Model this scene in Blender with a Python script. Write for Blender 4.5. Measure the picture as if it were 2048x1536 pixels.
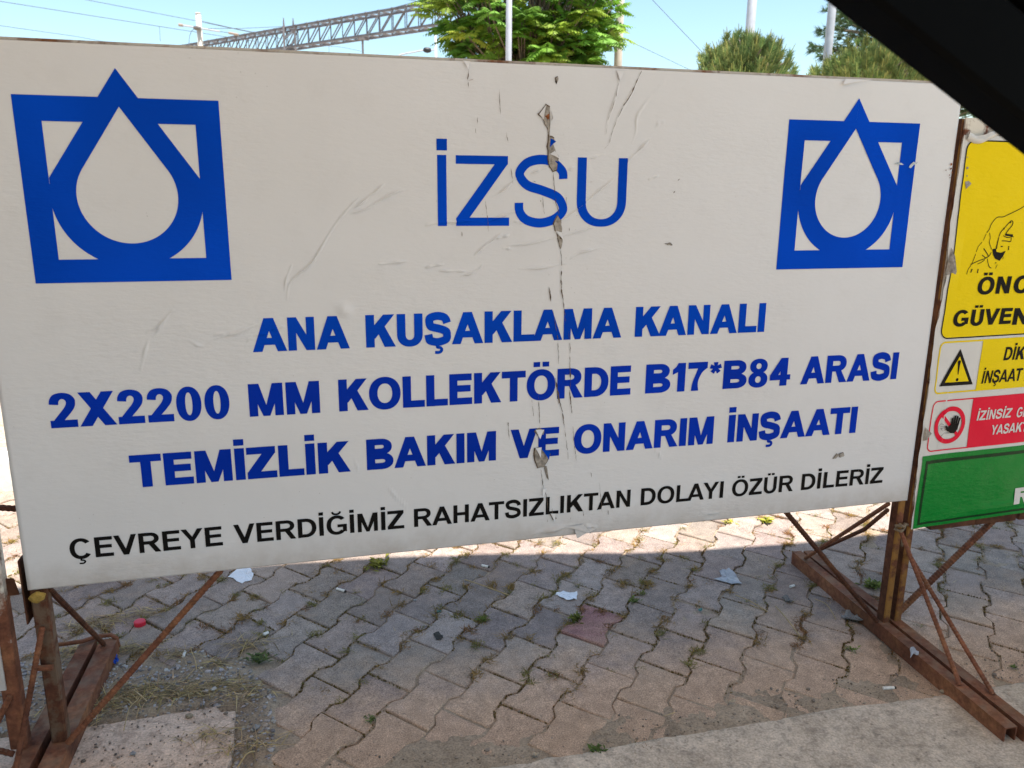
import bpy, bmesh, math, random
from mathutils import Vector, Matrix, noise
for o in list(bpy.data.objects): bpy.data.objects.remove(o, do_unlink=True)
SC = bpy.context.scene
COL = SC.collection
rnd = random.Random(11)
# ------------------------------------------------------------------ camera
CAM = Vector((0.54065, -1.60847, 1.15573))
RX = Vector((0.96799948, -0.25078037, 0.00928501))
RD = Vector((-0.05152509, -0.23482282, -0.97067163))
RF = Vector((0.24560573, 0.93913122, -0.24022985))
FPX = 1620.7
cd = bpy.data.cameras.new('camera')
cd.sensor_width = 36.0
cd.lens = FPX / 2048 * 36
cd.clip_start = 0.02
cd.clip_end = 3000
cd.dof.use_dof = True
cd.dof.focus_distance = 1.9
cd.dof.aperture_fstop = 9.5
cam = bpy.data.objects.new('camera', cd)
COL.objects.link(cam)
m = Matrix((RX, -RD, -RF)).transposed().to_4x4()
m.translation = CAM
cam.matrix_world = m
SC.camera = cam
# ------------------------------------------------------------------ light
SUN_EL = math.radians(72)
sx, sy = 0.55, -0.835
ln = math.hypot(sx, sy)
SUN = Vector((sx / ln * math.cos(SUN_EL), sy / ln * math.cos(SUN_EL), math.sin(SUN_EL)))
w = bpy.data.worlds.new('World')
SC.world = w
w.use_nodes = True
nt = w.node_tree
sky = nt.nodes.new('ShaderNodeTexSky')
sky.sky_type = 'NISHITA'
sky.sun_disc = False
sky.sun_elevation = SUN_EL
sky.sun_rotation = math.atan2(SUN.x, SUN.y)
sky.air_density = 1.0
sky.dust_density = 1.0
sky.ozone_density = 1.0
bg = nt.nodes['Background']
bg.inputs['Strength'].default_value = 0.105
tw = nt.nodes.new('ShaderNodeMix'); tw.data_type = 'RGBA'; tw.blend_type = 'MULTIPLY'; tw.inputs[0].default_value = 1.0
tw.inputs[7].default_value = (.97, 1.055, 1.0, 1)      # the slightly cyan cast of this sky
nt.links.new(sky.outputs[0], tw.inputs[6]); nt.links.new(tw.outputs[2], bg.inputs[0])
sl = bpy.data.lights.new('sun', 'SUN')
sl.energy = 5.0
sl.angle = math.radians(0.53)
sl.color = (1.0, 0.94, 0.85)
so = bpy.data.objects.new('sun', sl)
so.rotation_euler = SUN.to_track_quat('Z', 'Y').to_euler()
COL.objects.link(so)
SC.view_settings.view_transform = 'Standard'
SC.view_settings.look = 'None'
SC.view_settings.gamma = 1.0
SC.view_settings.exposure = 1.2
SC.cycles.max_bounces = 8
SC.cycles.transparent_max_bounces = 8

# ------------------------------------------------------------------ photo-measure helpers: rays from the camera onto real planes
def ray(p): return RX * ((p[0] - 1024) / FPX) + RD * ((p[1] - 768) / FPX) + RF
def onY(p, y=0.0):
    d = ray(p); return CAM + d * ((y - CAM.y) / d.y)
def onZ(p, z=0.0):
    d = ray(p); return CAM + d * ((z - CAM.z) / d.z)
def far(p, depth): return CAM + ray(p) * depth
ZB = 0.385                                  # bottom edge of the white board above the paving
def bd(p):                                  # board coordinates of a measured point (x, height above board bottom)
    a = onY(p); return (a.x, a.z - ZB)
TH = math.radians(2.9)                      # the yellow board is turned a little
YO = Vector((2.02, -0.004, 0))
YU = Vector((math.cos(TH), math.sin(TH), 0))
YN = Vector((math.sin(TH), -math.cos(TH), 0))
def yb(p):
    d = ray(p); s = YN.dot(YO - CAM) / YN.dot(d); P = CAM + d * s
    return ((P - YO).dot(YU), P.z)
def Z(ox, oy, s): return lambda x, y: (ox + x / s, oy + y / s)

# ------------------------------------------------------------------ object helpers
def tag(o, label=None, cat=None, group=None, kind=None):
    if label: o['label'] = label
    if cat: o['category'] = cat
    if group: o['group'] = group
    if kind: o['kind'] = kind
    return o
def empty(name, loc, label, cat, group=None):
    o = bpy.data.objects.new(name, None); o.location = loc; o.empty_display_size = 0.1
    COL.objects.link(o); return tag(o, label, cat, group)
class MB:
    def __init__(s): s.v = []; s.f = []; s.c = []
    def add(s, vs, fs, col=None):
        b = len(s.v); s.v += [tuple(v) for v in vs]; s.f += [tuple(i + b for i in f) for f in fs]
        s.c += [col] * len(fs)
    def box(s, lo, hi, col=None):
        x0, y0, z0 = lo; x1, y1, z1 = hi
        s.add([(x0,y0,z0),(x1,y0,z0),(x1,y1,z0),(x0,y1,z0),(x0,y0,z1),(x1,y0,z1),(x1,y1,z1),(x0,y1,z1)],
              [(0,3,2,1),(4,5,6,7),(0,1,5,4),(1,2,6,5),(2,3,7,6),(3,0,4,7)], col)
    def obox(s, p0, p1, w, h, up=Vector((0,0,1)), bev=0.0, col=None):   # beam between two points
        p0 = Vector(p0); p1 = Vector(p1); d = (p1 - p0).normalized()
        a = d.cross(up).normalized(); b = a.cross(d).normalized()
        if bev <= 0: pr = [(-w/2,-h/2),(w/2,-h/2),(w/2,h/2),(-w/2,h/2)]
        else:
            pr = [(-w/2+bev,-h/2),(w/2-bev,-h/2),(w/2,-h/2+bev),(w/2,h/2-bev),(w/2-bev,h/2),(-w/2+bev,h/2),(-w/2,h/2-bev),(-w/2,-h/2+bev)]
        n = len(pr)
        vs = [p0 + a*x + b*y for x, y in pr] + [p1 + a*x + b*y for x, y in pr]
        s.add(vs, [tuple(range(n))[::-1], tuple(range(n, 2*n))] + [(i, (i+1) % n, n + (i+1) % n, n + i) for i in range(n)], col)
    def tube(s, pts, r, n=8, col=None, cap=True):
        pts = [Vector(p) for p in pts]; N = len(pts)
        rs = r if isinstance(r, (list, tuple)) else [r] * N
        vs = []; fs = []; ref = None
        for i, p in enumerate(pts):
            t = (pts[min(i+1, N-1)] - pts[max(i-1, 0)]).normalized()
            if ref is None:
                ref = Vector((0,0,1)) if abs(t.z) < .9 else Vector((1,0,0))
            a = (ref - t * ref.dot(t)).normalized(); b = t.cross(a); ref = a
            for k in range(n):
                q = 2 * math.pi * k / n
                vs.append(p + (a * math.cos(q) + b * math.sin(q)) * rs[i])
        for i in range(N - 1):
            for k in range(n):
                fs.append((i*n+k, i*n+(k+1) % n, (i+1)*n+(k+1) % n, (i+1)*n+k))
        if cap: fs += [tuple(range(n))[::-1], tuple(range((N-1)*n, N*n))]
        s.add(vs, fs, col)
    def rebar(s, pts, r):                      # ribbed reinforcing bar
        pts = [Vector(p) for p in pts]; out = []; rs = []
        for a, b in zip(pts[:-1], pts[1:]):
            L = (b - a).length; k = max(2, int(L / 0.0045))
            for i in range(k):
                out.append(a.lerp(b, i / k)); rs.append(r * (1.10 if i % 2 else 0.94))
        out.append(pts[-1]); rs.append(r)
        s.tube(out, rs, 7)
    def blob(s, c, r, seed=0, n=8, amp=.3, col=None):
        c = Vector(c); vs = []; fs = []; sc = r if isinstance(r, (tuple, list)) else (r, r, r)
        for i in range(n + 1):
            th = math.pi * i / n
            for k in range(n * 2):
                ph = math.pi * k / n
                d = Vector((math.sin(th)*math.cos(ph), math.sin(th)*math.sin(ph), math.cos(th)))
                q = 1 + amp * noise.noise(d * 1.3 + Vector((seed * 3.7, seed, 1.1)))
                vs.append(c + Vector((d.x*sc[0], d.y*sc[1], d.z*sc[2])) * q)
        m_ = n * 2
        for i in range(n):
            for k in range(m_):
                fs.append((i*m_+k, (i+1)*m_+k, (i+1)*m_+(k+1) % m_, i*m_+(k+1) % m_))
        s.add(vs, fs, col)
    def build(s, name, mat, parent=None, smooth=False, world=True):
        me = bpy.data.meshes.new(name); me.from_pydata(s.v, [], s.f)
        me.materials.append(mat)
        if any(c is not None for c in s.c):
            at = me.color_attributes.new('tint', 'FLOAT_COLOR', 'CORNER')
            i = 0; buf = []
            for f, c in zip(me.polygons, s.c):
                c = c or (1, 1, 1)
                buf += [c[0], c[1], c[2], 1.0] * f.loop_total
            at.data.foreach_set('color', buf)
        if smooth:
            me.polygons.foreach_set('use_smooth', [True] * len(me.polygons))
        me.update()
        o = bpy.data.objects.new(name, me); COL.objects.link(o)
        if parent:
            o.parent = parent
            if world:
                r_ = parent
                off = Vector((0, 0, 0))
                while r_ is not None:
                    off += r_.location; r_ = r_.parent
                me.transform(Matrix.Translation(-off))
        return o

# ------------------------------------------------------------------ materials
def mat(name): 
    mm = bpy.data.materials.new(name); mm.use_nodes = True
    return mm, mm.node_tree.nodes, mm.node_tree.links, mm.node_tree.nodes['Principled BSDF']
def nz(N, L, scale, detail=4, rough=.55, vec=None, dist=0):
    n = N.new('ShaderNodeTexNoise'); n.inputs['Scale'].default_value = scale; n.inputs['Detail'].default_value = detail
    n.inputs['Roughness'].default_value = rough; n.inputs['Distortion'].default_value = dist
    if vec is not None: L.new(vec, n.inputs['Vector'])
    return n
def ramp(N, L, src, stops):
    r = N.new('ShaderNodeValToRGB'); e = r.color_ramp.elements
    while len(e) < len(stops): e.new(.5)
    for el, (p, c) in zip(e, stops):
        el.position = p; el.color = (c[0], c[1], c[2], 1) if not isinstance(c, (int, float)) else (c, c, c, 1)
    L.new(src, r.inputs[0]); return r
def mix(N, L, fac, a, b, mode='MIX'):
    x = N.new('ShaderNodeMix'); x.data_type = 'RGBA'; x.blend_type = mode
    for s_, v in ((0, fac), (6, a), (7, b)):
        if hasattr(v, 'links') or hasattr(v, 'is_linked'): L.new(v, x.inputs[s_])
        elif isinstance(v, (int, float)): x.inputs[s_].default_value = v if s_ == 0 else (v, v, v, 1)
        else: x.inputs[s_].default_value = (v[0], v[1], v[2], 1)
    return x.outputs[2]
def bump(N, L, P, src, strength, dist, prev=None):
    b = N.new('ShaderNodeBump'); b.inputs['Strength'].default_value = strength; b.inputs['Distance'].default_value = dist
    L.new(src, b.inputs['Height'])
    if prev is not None: L.new(prev, b.inputs['Normal'])
    L.new(b.outputs[0], P.inputs['Normal']); return b.outputs[0]
def geo(N): return N.new('ShaderNodeNewGeometry').outputs['Position']
def flat(name, c, rough=.6, spec=.4, var=.0, scale=30, bumpd=0, metallic=0):
    mm, N, L, P = mat(name)
    P.inputs['Roughness'].default_value = rough; P.inputs['Specular IOR Level'].default_value = spec; P.inputs['Metallic'].default_value = metallic
    n = nz(N, L, scale, 5, .6, geo(N))
    r = ramp(N, L, n.outputs[0], [(.3, [k * (1 - var) for k in c]), (.7, [min(1, k * (1 + var)) for k in c])])
    L.new(r.outputs[0], P.inputs['Base Color'])
    if bumpd: bump(N, L, P, n.outputs[0], .6, bumpd)
    return mm
def film(name, c, dirt=.5, rough=.38, spec=.08):               # adhesive vinyl film on sheet metal: slight dirt, specks, orange peel
    mm, N, L, P = mat(name); g = geo(N)
    P.inputs['Roughness'].default_value = rough; P.inputs['Specular IOR Level'].default_value = spec
    n1 = nz(N, L, 2.2, 6, .6, g); n2 = nz(N, L, 14, 6, .65, g)
    d = ramp(N, L, n1.outputs[0], [(.35, 0), (.75, .20 * dirt)])
    c1 = mix(N, L, d.outputs[0], c, [k * .62 for k in (c[0], c[1] * .96, c[2] * .88)])
    d2 = ramp(N, L, n2.outputs[0], [(.55, 0), (.8, .16 * dirt)])
    c2 = mix(N, L, d2.outputs[0], c1, [k * .55 for k in (c[0], c[1] * .95, c[2] * .86)])
    vo = N.new('ShaderNodeTexVoronoi'); vo.inputs['Scale'].default_value = 55; L.new(g, vo.inputs['Vector'])
    sp = ramp(N, L, vo.outputs['Distance'], [(.0, 1), (.075, 0)])
    gate = nz(N, L, 5, 3, .5, g); gt = ramp(N, L, gate.outputs[0], [(.52, 0), (.62, .75 * dirt)])
    mu = N.new('ShaderNodeMath'); mu.operation = 'MULTIPLY'; L.new(sp.outputs[0], mu.inputs[0]); L.new(gt.outputs[0], mu.inputs[1])
    c3 = mix(N, L, mu.outputs[0], c2, (.10, .075, .055))
    if name in ('blue_film', 'navy_film'):                                # faded and newer vinyl
        nv = nz(N, L, 2.6, 2, .4, g); rv = ramp(N, L, nv.outputs[0], [(.34, .85), (.5, 1.0), (.66, 1.2)]); c3 = mix(N, L, 1.0, c3, rv.outputs[0], 'MULTIPLY')
    if name == 'white_film':                               # road dust and rust bleed along the lower edge
        sp = N.new('ShaderNodeSeparateXYZ'); L.new(g, sp.inputs[0]); mr = N.new('ShaderNodeMapRange'); mr.inputs[1].default_value = .47; mr.inputs[2].default_value = .385; L.new(sp.outputs[2], mr.inputs[0])
        ne = nz(N, L, 17, 6, .65, g); m4 = N.new('ShaderNodeMath'); m4.operation = 'MULTIPLY'; L.new(mr.outputs[0], m4.inputs[0]); L.new(ne.outputs[0], m4.inputs[1])
        re = ramp(N, L, m4.outputs[0], [(.12, 0), (.62, .5)]); c3 = mix(N, L, re.outputs[0], c3, (.30, .24, .18))
    L.new(c3, P.inputs['Base Color'])
    rr = ramp(N, L, n2.outputs[0], [(.3, rough - .08), (.7, rough + .15)]); L.new(rr.outputs[0], P.inputs['Roughness'])
    mp = N.new('ShaderNodeMapping'); mp.inputs['Scale'].default_value = (.55, 1, 1.5); L.new(g, mp.inputs[0])
    b1 = nz(N, L, 90, 3, .55, mp.outputs[0]); b2 = nz(N, L, 6, 3, .5, g)
    pa = nz(N, L, 3.1, 2, .5, g); pr = ramp(N, L, pa.outputs[0], [(.42, .25), (.62, 1)])
    m2 = N.new('ShaderNodeMath'); m2.operation = 'MULTIPLY'; L.new(b1.outputs[0], m2.inputs[0]); L.new(pr.outputs[0], m2.inputs[1])
    x = bump(N, L, P, b2.outputs[0], .5, .005)
    bump(N, L, P, m2.outputs[0], .55, .0024, x)
    return mm
def rusty(name, paint=None, dark=1.0, amount=.5, zlim=None):
    mm, N, L, P = mat(name); g = geo(N)
    P.inputs['Roughness'].default_value = .85; P.inputs['Specular IOR Level'].default_value = .2
    n1 = nz(N, L, 9, 7, .65, g); n2 = nz(N, L, 70, 5, .7, g); n3 = nz(N, L, 22, 5, .6, g)
    r = ramp(N, L, n1.outputs[0], [(.28, [k * dark for k in (.11, .040, .026)]), (.5, [k * dark for k in (.20, .078, .043)]), (.72, [k * dark for k in (.30, .135, .062)])])
    r2 = ramp(N, L, n2.outputs[0], [(.3, .55), (.7, 1.25)])
    c = mix(N, L, 1.0, r.outputs[0], r2.outputs[0], 'MULTIPLY')
    nl = nz(N, L, 3.3, 4, .6, g); rl = ramp(N, L, nl.outputs[0], [(.35, .62), (.65, 1.3)]); c = mix(N, L, 1.0, c, rl.outputs[0], 'MULTIPLY')
    no_ = N.new('ShaderNodeSeparateXYZ'); L.new(N.new('ShaderNodeNewGeometry').outputs['Normal'], no_.inputs[0])   # settled dust on upward faces
    du = ramp(N, L, no_.outputs[2], [(.7, 0), (.95, 1)]); dn = ramp(N, L, n3.outputs[0], [(.42, .0), (.68, .55)])
    md = N.new('ShaderNodeMath'); md.operation = 'MULTIPLY'; L.new(du.outputs[0], md.inputs[0]); L.new(dn.outputs[0], md.inputs[1])
    c = mix(N, L, md.outputs[0], c, (.24, .175, .12))
    if paint:
        k = ramp(N, L, n3.outputs[0], [(amount - .05, 1), (amount + .05, 0)])
        k2 = ramp(N, L, n1.outputs[0], [(.5, 1), (.66, 0)])
        mu = N.new('ShaderNodeMath'); mu.operation = 'MULTIPLY'; L.new(k.outputs[0], mu.inputs[0]); L.new(k2.outputs[0], mu.inputs[1])
        fac = mu.outputs[0]
        if zlim:                                       # paint eaten away low down
            sp = N.new('ShaderNodeSeparateXYZ'); L.new(g, sp.inputs[0]); mr = N.new('ShaderNodeMapRange'); mr.inputs[1].default_value, mr.inputs[2].default_value = zlim; L.new(sp.outputs[2], mr.inputs[0])
            ns = nz(N, L, 26, 4, .6, g); ad = N.new('ShaderNodeMath'); ad.operation = 'ADD'; L.new(mr.outputs[0], ad.inputs[0]); L.new(ns.outputs[0], ad.inputs[1])
            rz = ramp(N, L, ad.outputs[0], [(.72, 0), (.86, 1)]); m3 = N.new('ShaderNodeMath'); m3.operation = 'MULTIPLY'; L.new(fac, m3.inputs[0]); L.new(rz.outputs[0], m3.inputs[1]); fac = m3.outputs[0]
        c = mix(N, L, fac, c, paint)
    L.new(c, P.inputs['Base Color'])
    bump(N, L, P, n2.outputs[0], .5, .0012)
    return mm
def tinted(name, c, rough=.7, trans=0.0, spec=.3, scale=40, var=.2):   # base colour times the per-face tint
    mm, N, L, P = mat(name)
    a = N.new('ShaderNodeAttribute'); a.attribute_name = 'tint'
    n = nz(N, L, scale, 4, .6, geo(N)); r = ramp(N, L, n.outputs[0], [(.3, 1 - var), (.7, 1 + var)])
    c1 = mix(N, L, 1.0, a.outputs['Color'], c, 'MULTIPLY'); c2 = mix(N, L, 1.0, c1, r.outputs[0], 'MULTIPLY')
    L.new(c2, P.inputs['Base Color']); P.inputs['Roughness'].default_value = rough; P.inputs['Specular IOR Level'].default_value = spec
    if trans:
        t = N.new('ShaderNodeBsdfTranslucent'); L.new(c2, t.inputs[0]); s_ = N.new('ShaderNodeMixShader'); s_.inputs[0].default_value = trans
        L.new(P.outputs[0], s_.inputs[1]); L.new(t.outputs[0], s_.inputs[2]); L.new(s_.outputs[0], N['Material Output'].inputs[0])
    return mm

WHITE = (.670, .668, .675)
M = {}
M['white'] = film('white_film', WHITE, .7, .38, .25)
M['blue'] = film('blue_film', (.0008, .054, .46), .25, .34, .02)
M['navy'] = film('navy_film', (.0008, .030, .38), .25, .34, .03)
M['black'] = film('black_film', (.007, .0065, .0065), .2, .4, .06)
M['yellow'] = film('yellow_film', (.76, .56, .0), .3)
M['red'] = film('red_film', (.70, .006, .035), .3)
M['green'] = film('green_film', (.004, .20, .028), .3, .25)
M['greenline'] = film('dark_green_film', (.004, .035, .010), .2, .3)
M['grey_white'] = film('pale_film', (.60, .585, .555), .6, .38, .2)
M['under'] = flat('bare_undercoat', (.30, .27, .235), .8, .2, .45, 120, .001)
M['crack'] = flat('crack_dirt', (.115, .085, .062), .9, .1, .6, 200)
M['scratch'] = flat('scratch_backing', (.42, .47, .50), .7, .2, .4, 200)
M['ruststain'] = flat('rust_stain', (.22, .075, .03), .9, .1, .6, 150)
M['rust'] = rusty('rusty_steel')
M['rust_dusty'] = rusty('dusty_rust', (.135, .088, .058), .62, .47)
M['rust_dark'] = rusty('dark_rusty_steel', None, .55)
M['rust_yellow'] = rusty('worn_yellow_paint', (.27, .135, .037), .85, .52)
M['rust_side'] = rusty('dark_primer', None, .6)
M['rust_white'] = rusty('flaking_white_paint', (.62, .58, .50), 1.15, .56, (.22, .75))
M['frame'] = rusty('painted_frame', (.46, .42, .37), .9, .66)
M['wire'] = flat('tie_wire', (.20, .15, .10), .8, .3, .4, 200)
M['wood'] = flat('yellow_wood', (.30, .20, .05), .8, .2, .45, 90, .001)
M['blackbar'] = flat('black_plastic', (.0016, .0019, .0021), .6, .025, .1, 60)
M['blackbar2'] = flat('black_rubber', (.0006, .0006, .0006), .9, .01, .1, 60)
# ------------------------------------------------------------------ lettering: every glyph is drawn in cap-height units as strips and polygons
GW = dict(A=1.0,B=.83,C=.90,D=.85,E=.74,G=.95,H=.79,K=.90,L=.69,M=.955,N=.79,O=.98,R=.90,S=.82,T=.80,U=.79,V=.93,X=.94,Y=.93,Z=.80)
GW.update({'2':.68,'0':.67,'1':.43,'7':.66,'8':.68,'4':.74,'*':.40})
SB = dict(A=(.0,.0),V=(0,0),Y=(0,0),X=(.01,.01),T=(.03,.03),O=(.06,.06),C=(.06,.05),G=(.06,.08),S=(.05,.06),K=(.1,.0),R=(.1,.01),L=(.1,.02),Z=(.03,.03),E=(.1,.05),D=(.1,.06),B=(.1,.05))
BASE = {'İ':('I','dot'),'Ö':('O','dd'),'Ü':('U','dd'),'Ş':('S','ced'),'Ç':('C','ced'),'Ğ':('G','brv')}
def arc(cx, cy, rx, ry, a0, a1, n=22, e=2.15):
    out = []
    for i in range(n + 1):
        a = math.radians(a0 + (a1 - a0) * i / n); c, s = math.cos(a), math.sin(a)
        out.append((cx + rx * math.copysign(abs(c) ** (2 / e), c), cy + ry * math.copysign(abs(s) ** (2 / e), s)))
    return out
def strip(a, b): return ('strip', a, b)
def poly(*p): return ('poly', list(p))
def rc(x0, y0, x1, y1): return poly((x0, y0), (x1, y0), (x1, y1), (x0, y1))
def stroke(path, t, t2=None):                        # constant / tapering brush along a polyline
    a = []; b = []; n = len(path); t2 = t if t2 is None else t2
    for i, p in enumerate(path):
        q0 = path[max(0, i-1)]; q1 = path[min(n-1, i+1)]
        dx, dy = q1[0]-q0[0], q1[1]-q0[1]; l = math.hypot(dx, dy) or 1
        k = (t + (t2 - t) * i / max(1, n-1)) / 2
        a.append((p[0] - dy/l*k, p[1] + dx/l*k)); b.append((p[0] + dy/l*k, p[1] - dx/l*k))
    return strip(a, b)
def smooth(pts, k=8):
    out = []
    for i in range(len(pts) - 1):
        p0 = pts[max(0, i-1)]; p1 = pts[i]; p2 = pts[i+1]; p3 = pts[min(len(pts)-1, i+2)]
        for j in range(k):
            t = j / k
            out.append(tuple(.5*((2*p1[d])+(-p0[d]+p2[d])*t+(2*p0[d]-5*p1[d]+4*p2[d]-p3[d])*t*t+(-p0[d]+3*p1[d]-3*p2[d]+p3[d])*t**3) for d in range(len(p1))))
    out.append(tuple(pts[-1])); return out
def bowl(cx, w, y0, y1, t, h, x0):
    cy, ry = (y0+y1)/2, (y1-y0)/2
    o = arc(cx, cy, w-cx, ry, -90, 90, 16); i = arc(cx, cy, w-cx-t, ry-h, -90, 90, 16)
    return [strip(o, i), rc(x0, y1-h, cx+.004, y1), rc(x0, y0, cx+.004, y0+h)]
def glyph(ch, t, w=None):
    h = t * .84
    acc = None
    if ch in BASE: ch, acc = BASE[ch]
    if ch == 'I': w = t
    w = w or GW[ch]; P = []
    d = t * 1.06
    if ch == 'I': P = [rc(0,0,t,1)]
    elif ch == 'A':
        c = w/2; P = [poly((0,0),(d,0),(c+d/2,1),(c-d/2,1)), poly((w-d,0),(w,0),(c+d/2,1),(c-d/2,1))]
        y0, y1 = .20, .20 + h*.95; k = (c-d/2)
        P.append(poly((k*y0+d*.7,y0),(w-k*y0-d*.7,y0),(w-k*y1-d*.7,y1),(k*y1+d*.7,y1)))
    elif ch == 'V':
        c = w/2; P = [poly((0,1),(c-d/2,0),(c+d/2,0),(d,1)), poly((w-d,1),(c-d/2,0),(c+d/2,0),(w,1))]
    elif ch == 'Y':
        c = w/2; P = [rc(c-t/2,0,c+t/2,.44), poly((0,1),(c-t/2,.42),(c+t/2,.42),(d*1.06,1)), poly((w-d*1.06,1),(c-t/2,.42),(c+t/2,.42),(w,1))]
    elif ch == 'X': P = [poly((0,0),(d*1.12,0),(w-.02,1),(w-.02-d*1.12,1)), poly((w-d*1.12,0),(w,0),(.02+d*1.12,1),(.02,1))]
    elif ch == 'M':
        c = w/2; s = t*.92; P = [rc(0,0,s,1), rc(w-s,0,w,1), poly((0,1),(c-t*.36,0),(c+t*.36,0),(t*1.12,1)), poly((w-t*1.12,1),(c-t*.36,0),(c+t*.36,0),(w,1))]
    elif ch == 'N':
        s = t*.94; P = [rc(0,0,s,1), rc(w-s,0,w,1), poly((0,1),(w-t*1.0,0),(w,0),(t*1.0,1))]
    elif ch == 'K':
        dk = t*1.28; xr = w-.03; sl = .70/(xr-t); ys = dk*sl
        P = [rc(0,0,t,1), poly((t*.98,.28),(xr,.28+.72),(xr-dk,1),(t*.98,min(.97,.28+ys)))]
        P[1] = poly((t*.9,.27),(t+.02,.27),(xr,1),(xr-dk,1),(t*.9,min(.95,.27+ys*1.0)))
        xa = t+.16*(w-t); ya = .27+sl*(xa-t); xb = t+.46*(w-t); yb_ = .27+sl*(xb-t)
        P.append(poly((w-dk*1.02,0),(w,0),(xb,yb_+.06),(xa,ya+.06)))
    elif ch == 'T': P = [rc(w/2-t/2,0,w/2+t/2,1-h+.01), rc(0,1-h,w,1)]
    elif ch == 'L': P = [rc(0,0,t,1), rc(t*.9,0,w,h)]
    elif ch == 'E': P = [rc(0,0,t,1), rc(t*.9,0,w,h), rc(t*.9,1-h,w*.98,1), rc(t*.9,.52-h*.46,w*.93,.52+h*.5)]
    elif ch == 'H': P = [rc(0,0,t,1), rc(w-t,0,w,1), rc(t*.9,.5-h*.48,w-t*.9,.5+h*.52)]
    elif ch == 'Z': P = [rc(0,1-h,w*.97,1), rc(0,0,w,h), poly((0,h*.9),(t*1.35,h*.9),(w*.97,1-h*.9),(w*.97-t*1.35,1-h*.9))]
    elif ch == 'D': P = [rc(0,0,t,1)] + bowl(w*.42, w, 0, 1, t, h, t*.9)
    elif ch == 'B': P = [rc(0,0,t,1)] + bowl(w*.55, w*.95, .48, 1, t*.95, h*.92, t*.9) + bowl(w*.55, w, 0, .54, t*.98, h*.95, t*.9)
    elif ch == 'R':
        P = [rc(0,0,t,1)] + bowl(w*.52, w*.93, .41, 1, t*.97, h*.95, t*.9)
        P.append(poly((w-t*1.2,0),(w,0),(w*.70,.45),(w*.44,.43)))
    elif ch in 'O0': P = [strip(arc(w/2,.5,w/2,.52,0,360,48), arc(w/2,.5,w/2-t*(1.0 if ch=='O' else .92),.52-h*(.95 if ch=='O' else .8),0,360,48))]
    elif ch == '8': 
        P = [strip(arc(w/2,.75,w*.46,.265,0,360,30), arc(w/2,.75,w*.46-t*.85,.265-h*.74,0,360,30)), strip(arc(w/2,.27,w/2,.29,0,360,30), arc(w/2,.27,w/2-t*.92,.29-h*.78,0,360,30))]
    elif ch in 'CG':
        a0 = 36 if ch == 'C' else 40; a1 = 325 if ch == 'C' else 318
        P = [strip(arc(w/2+.01,.5,w/2,.52,a0,a1,40), arc(w/2+.01,.5,w/2-t,.52-h*.95,a0*1.1,a1-3,40))]
        if ch == 'G': P += [rc(w-t*.92,.13,w,.53), rc(w*.54,.53-h*.9,w,.53)]
    elif ch == 'U':
        o = arc(w/2,.36,w/2,.38,180,360,24); i = arc(w/2,.36,w/2-t,.38-h*.95,180,360,24)
        P = [strip(o, i), rc(0,.355,t,1), rc(w-t,.355,w,1)]
    elif ch == 'S':
        a = t/2; b = h/2
        cp = [(w-a*.95,.685),(w-a*1.25,.80),(w*.70,.985-b),(w*.48,1.02-b),(w*.24,.975-b),(a*1.12,.80),(a*1.15,.70),(w*.24,.585),(w*.52,.515),(w*.80,.425),(w-a,.30),(w-a*1.05,.20),(w*.74,.03+b),(w*.48,-.02+b),(w*.22,.025+b),(a*1.05,.20),(a*.85,.335)]
        P = [stroke(smooth(cp, 6), t*.95)]
    elif ch == '2':
        o = [(.015,.69),(.05,.83),(.20,.965),(.5,1.015),(.80,.965),(.965,.83),(.98,.70),(.92,.56),(.74,.39),(.56,.25),(.47,.16)]
        i = [(.36,.665),(.375,.755),(.43,.815),(.51,.835),(.595,.81),(.64,.745),(.62,.665),(.53,.555),(.30,.36),(.09,.17),(0,0)]
        P = [strip(smooth([(x*w, y) for x, y in o], 5), smooth([(x*w, y) for x, y in i], 5)), rc(0,0,w,h)]
    elif ch == '7': P = [rc(0,1-h,w,1), strip(smooth([(w-t*1.25,1-h*.95),(w*.42,.62),(w*.26,.30),(w*.20,0)],6), smooth([(w,1-h*.95),(w*.72,.62),(w*.54,.30),(w*.20+t*.98,0)],6))]
    elif ch == '1': P = [rc(w-t*.98,0,w,1), poly((w-t*.98,.99),(w-t*.5,.99),(w-t*.4,.76),(0,.60),(0,.78),(w*.25,.87))]
    elif ch == '4': P = [rc(w-t*1.42,0,w-t*.45,1), rc(0,.21,w,.21+h*.85), poly((0,.21),(t*.95,.30),(w-t*.5,.99),(w-t*1.42,1),(0,.39))]
    elif ch == '*':
        c = (w/2, .77)
        for k in range(5):
            q = math.radians(90 + 72*k); e = (c[0]+math.cos(q)*w*.5, c[1]+math.sin(q)*w*.5)
            P.append(stroke([c, e], t*.34, t*.60))
    if acc == 'dot': P.append(rc(-.03*t, 1.085, t*1.0, 1.085+max(.17, t*.75)))
    if acc == 'dd':
        s = t*.86; P += [rc(w/2-s*1.18,1.10,w/2-s*.18,1.10+s*.72), rc(w/2+s*.18,1.10,w/2+s*1.18,1.10+s*.72)]
    if acc == 'ced':
        P.append(stroke(smooth([(w*.50,.02),(w*.47,-.07),(w*.58,-.09),(w*.64,-.16),(w*.56,-.235),(w*.38,-.235)],5), t*.36))
    if acc == 'brv': P.append(stroke(smooth([(w*.30,1.22),(w*.36,1.12),(w*.5,1.085),(w*.64,1.12),(w*.70,1.22)],5), t*.48))
    return P, w
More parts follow.
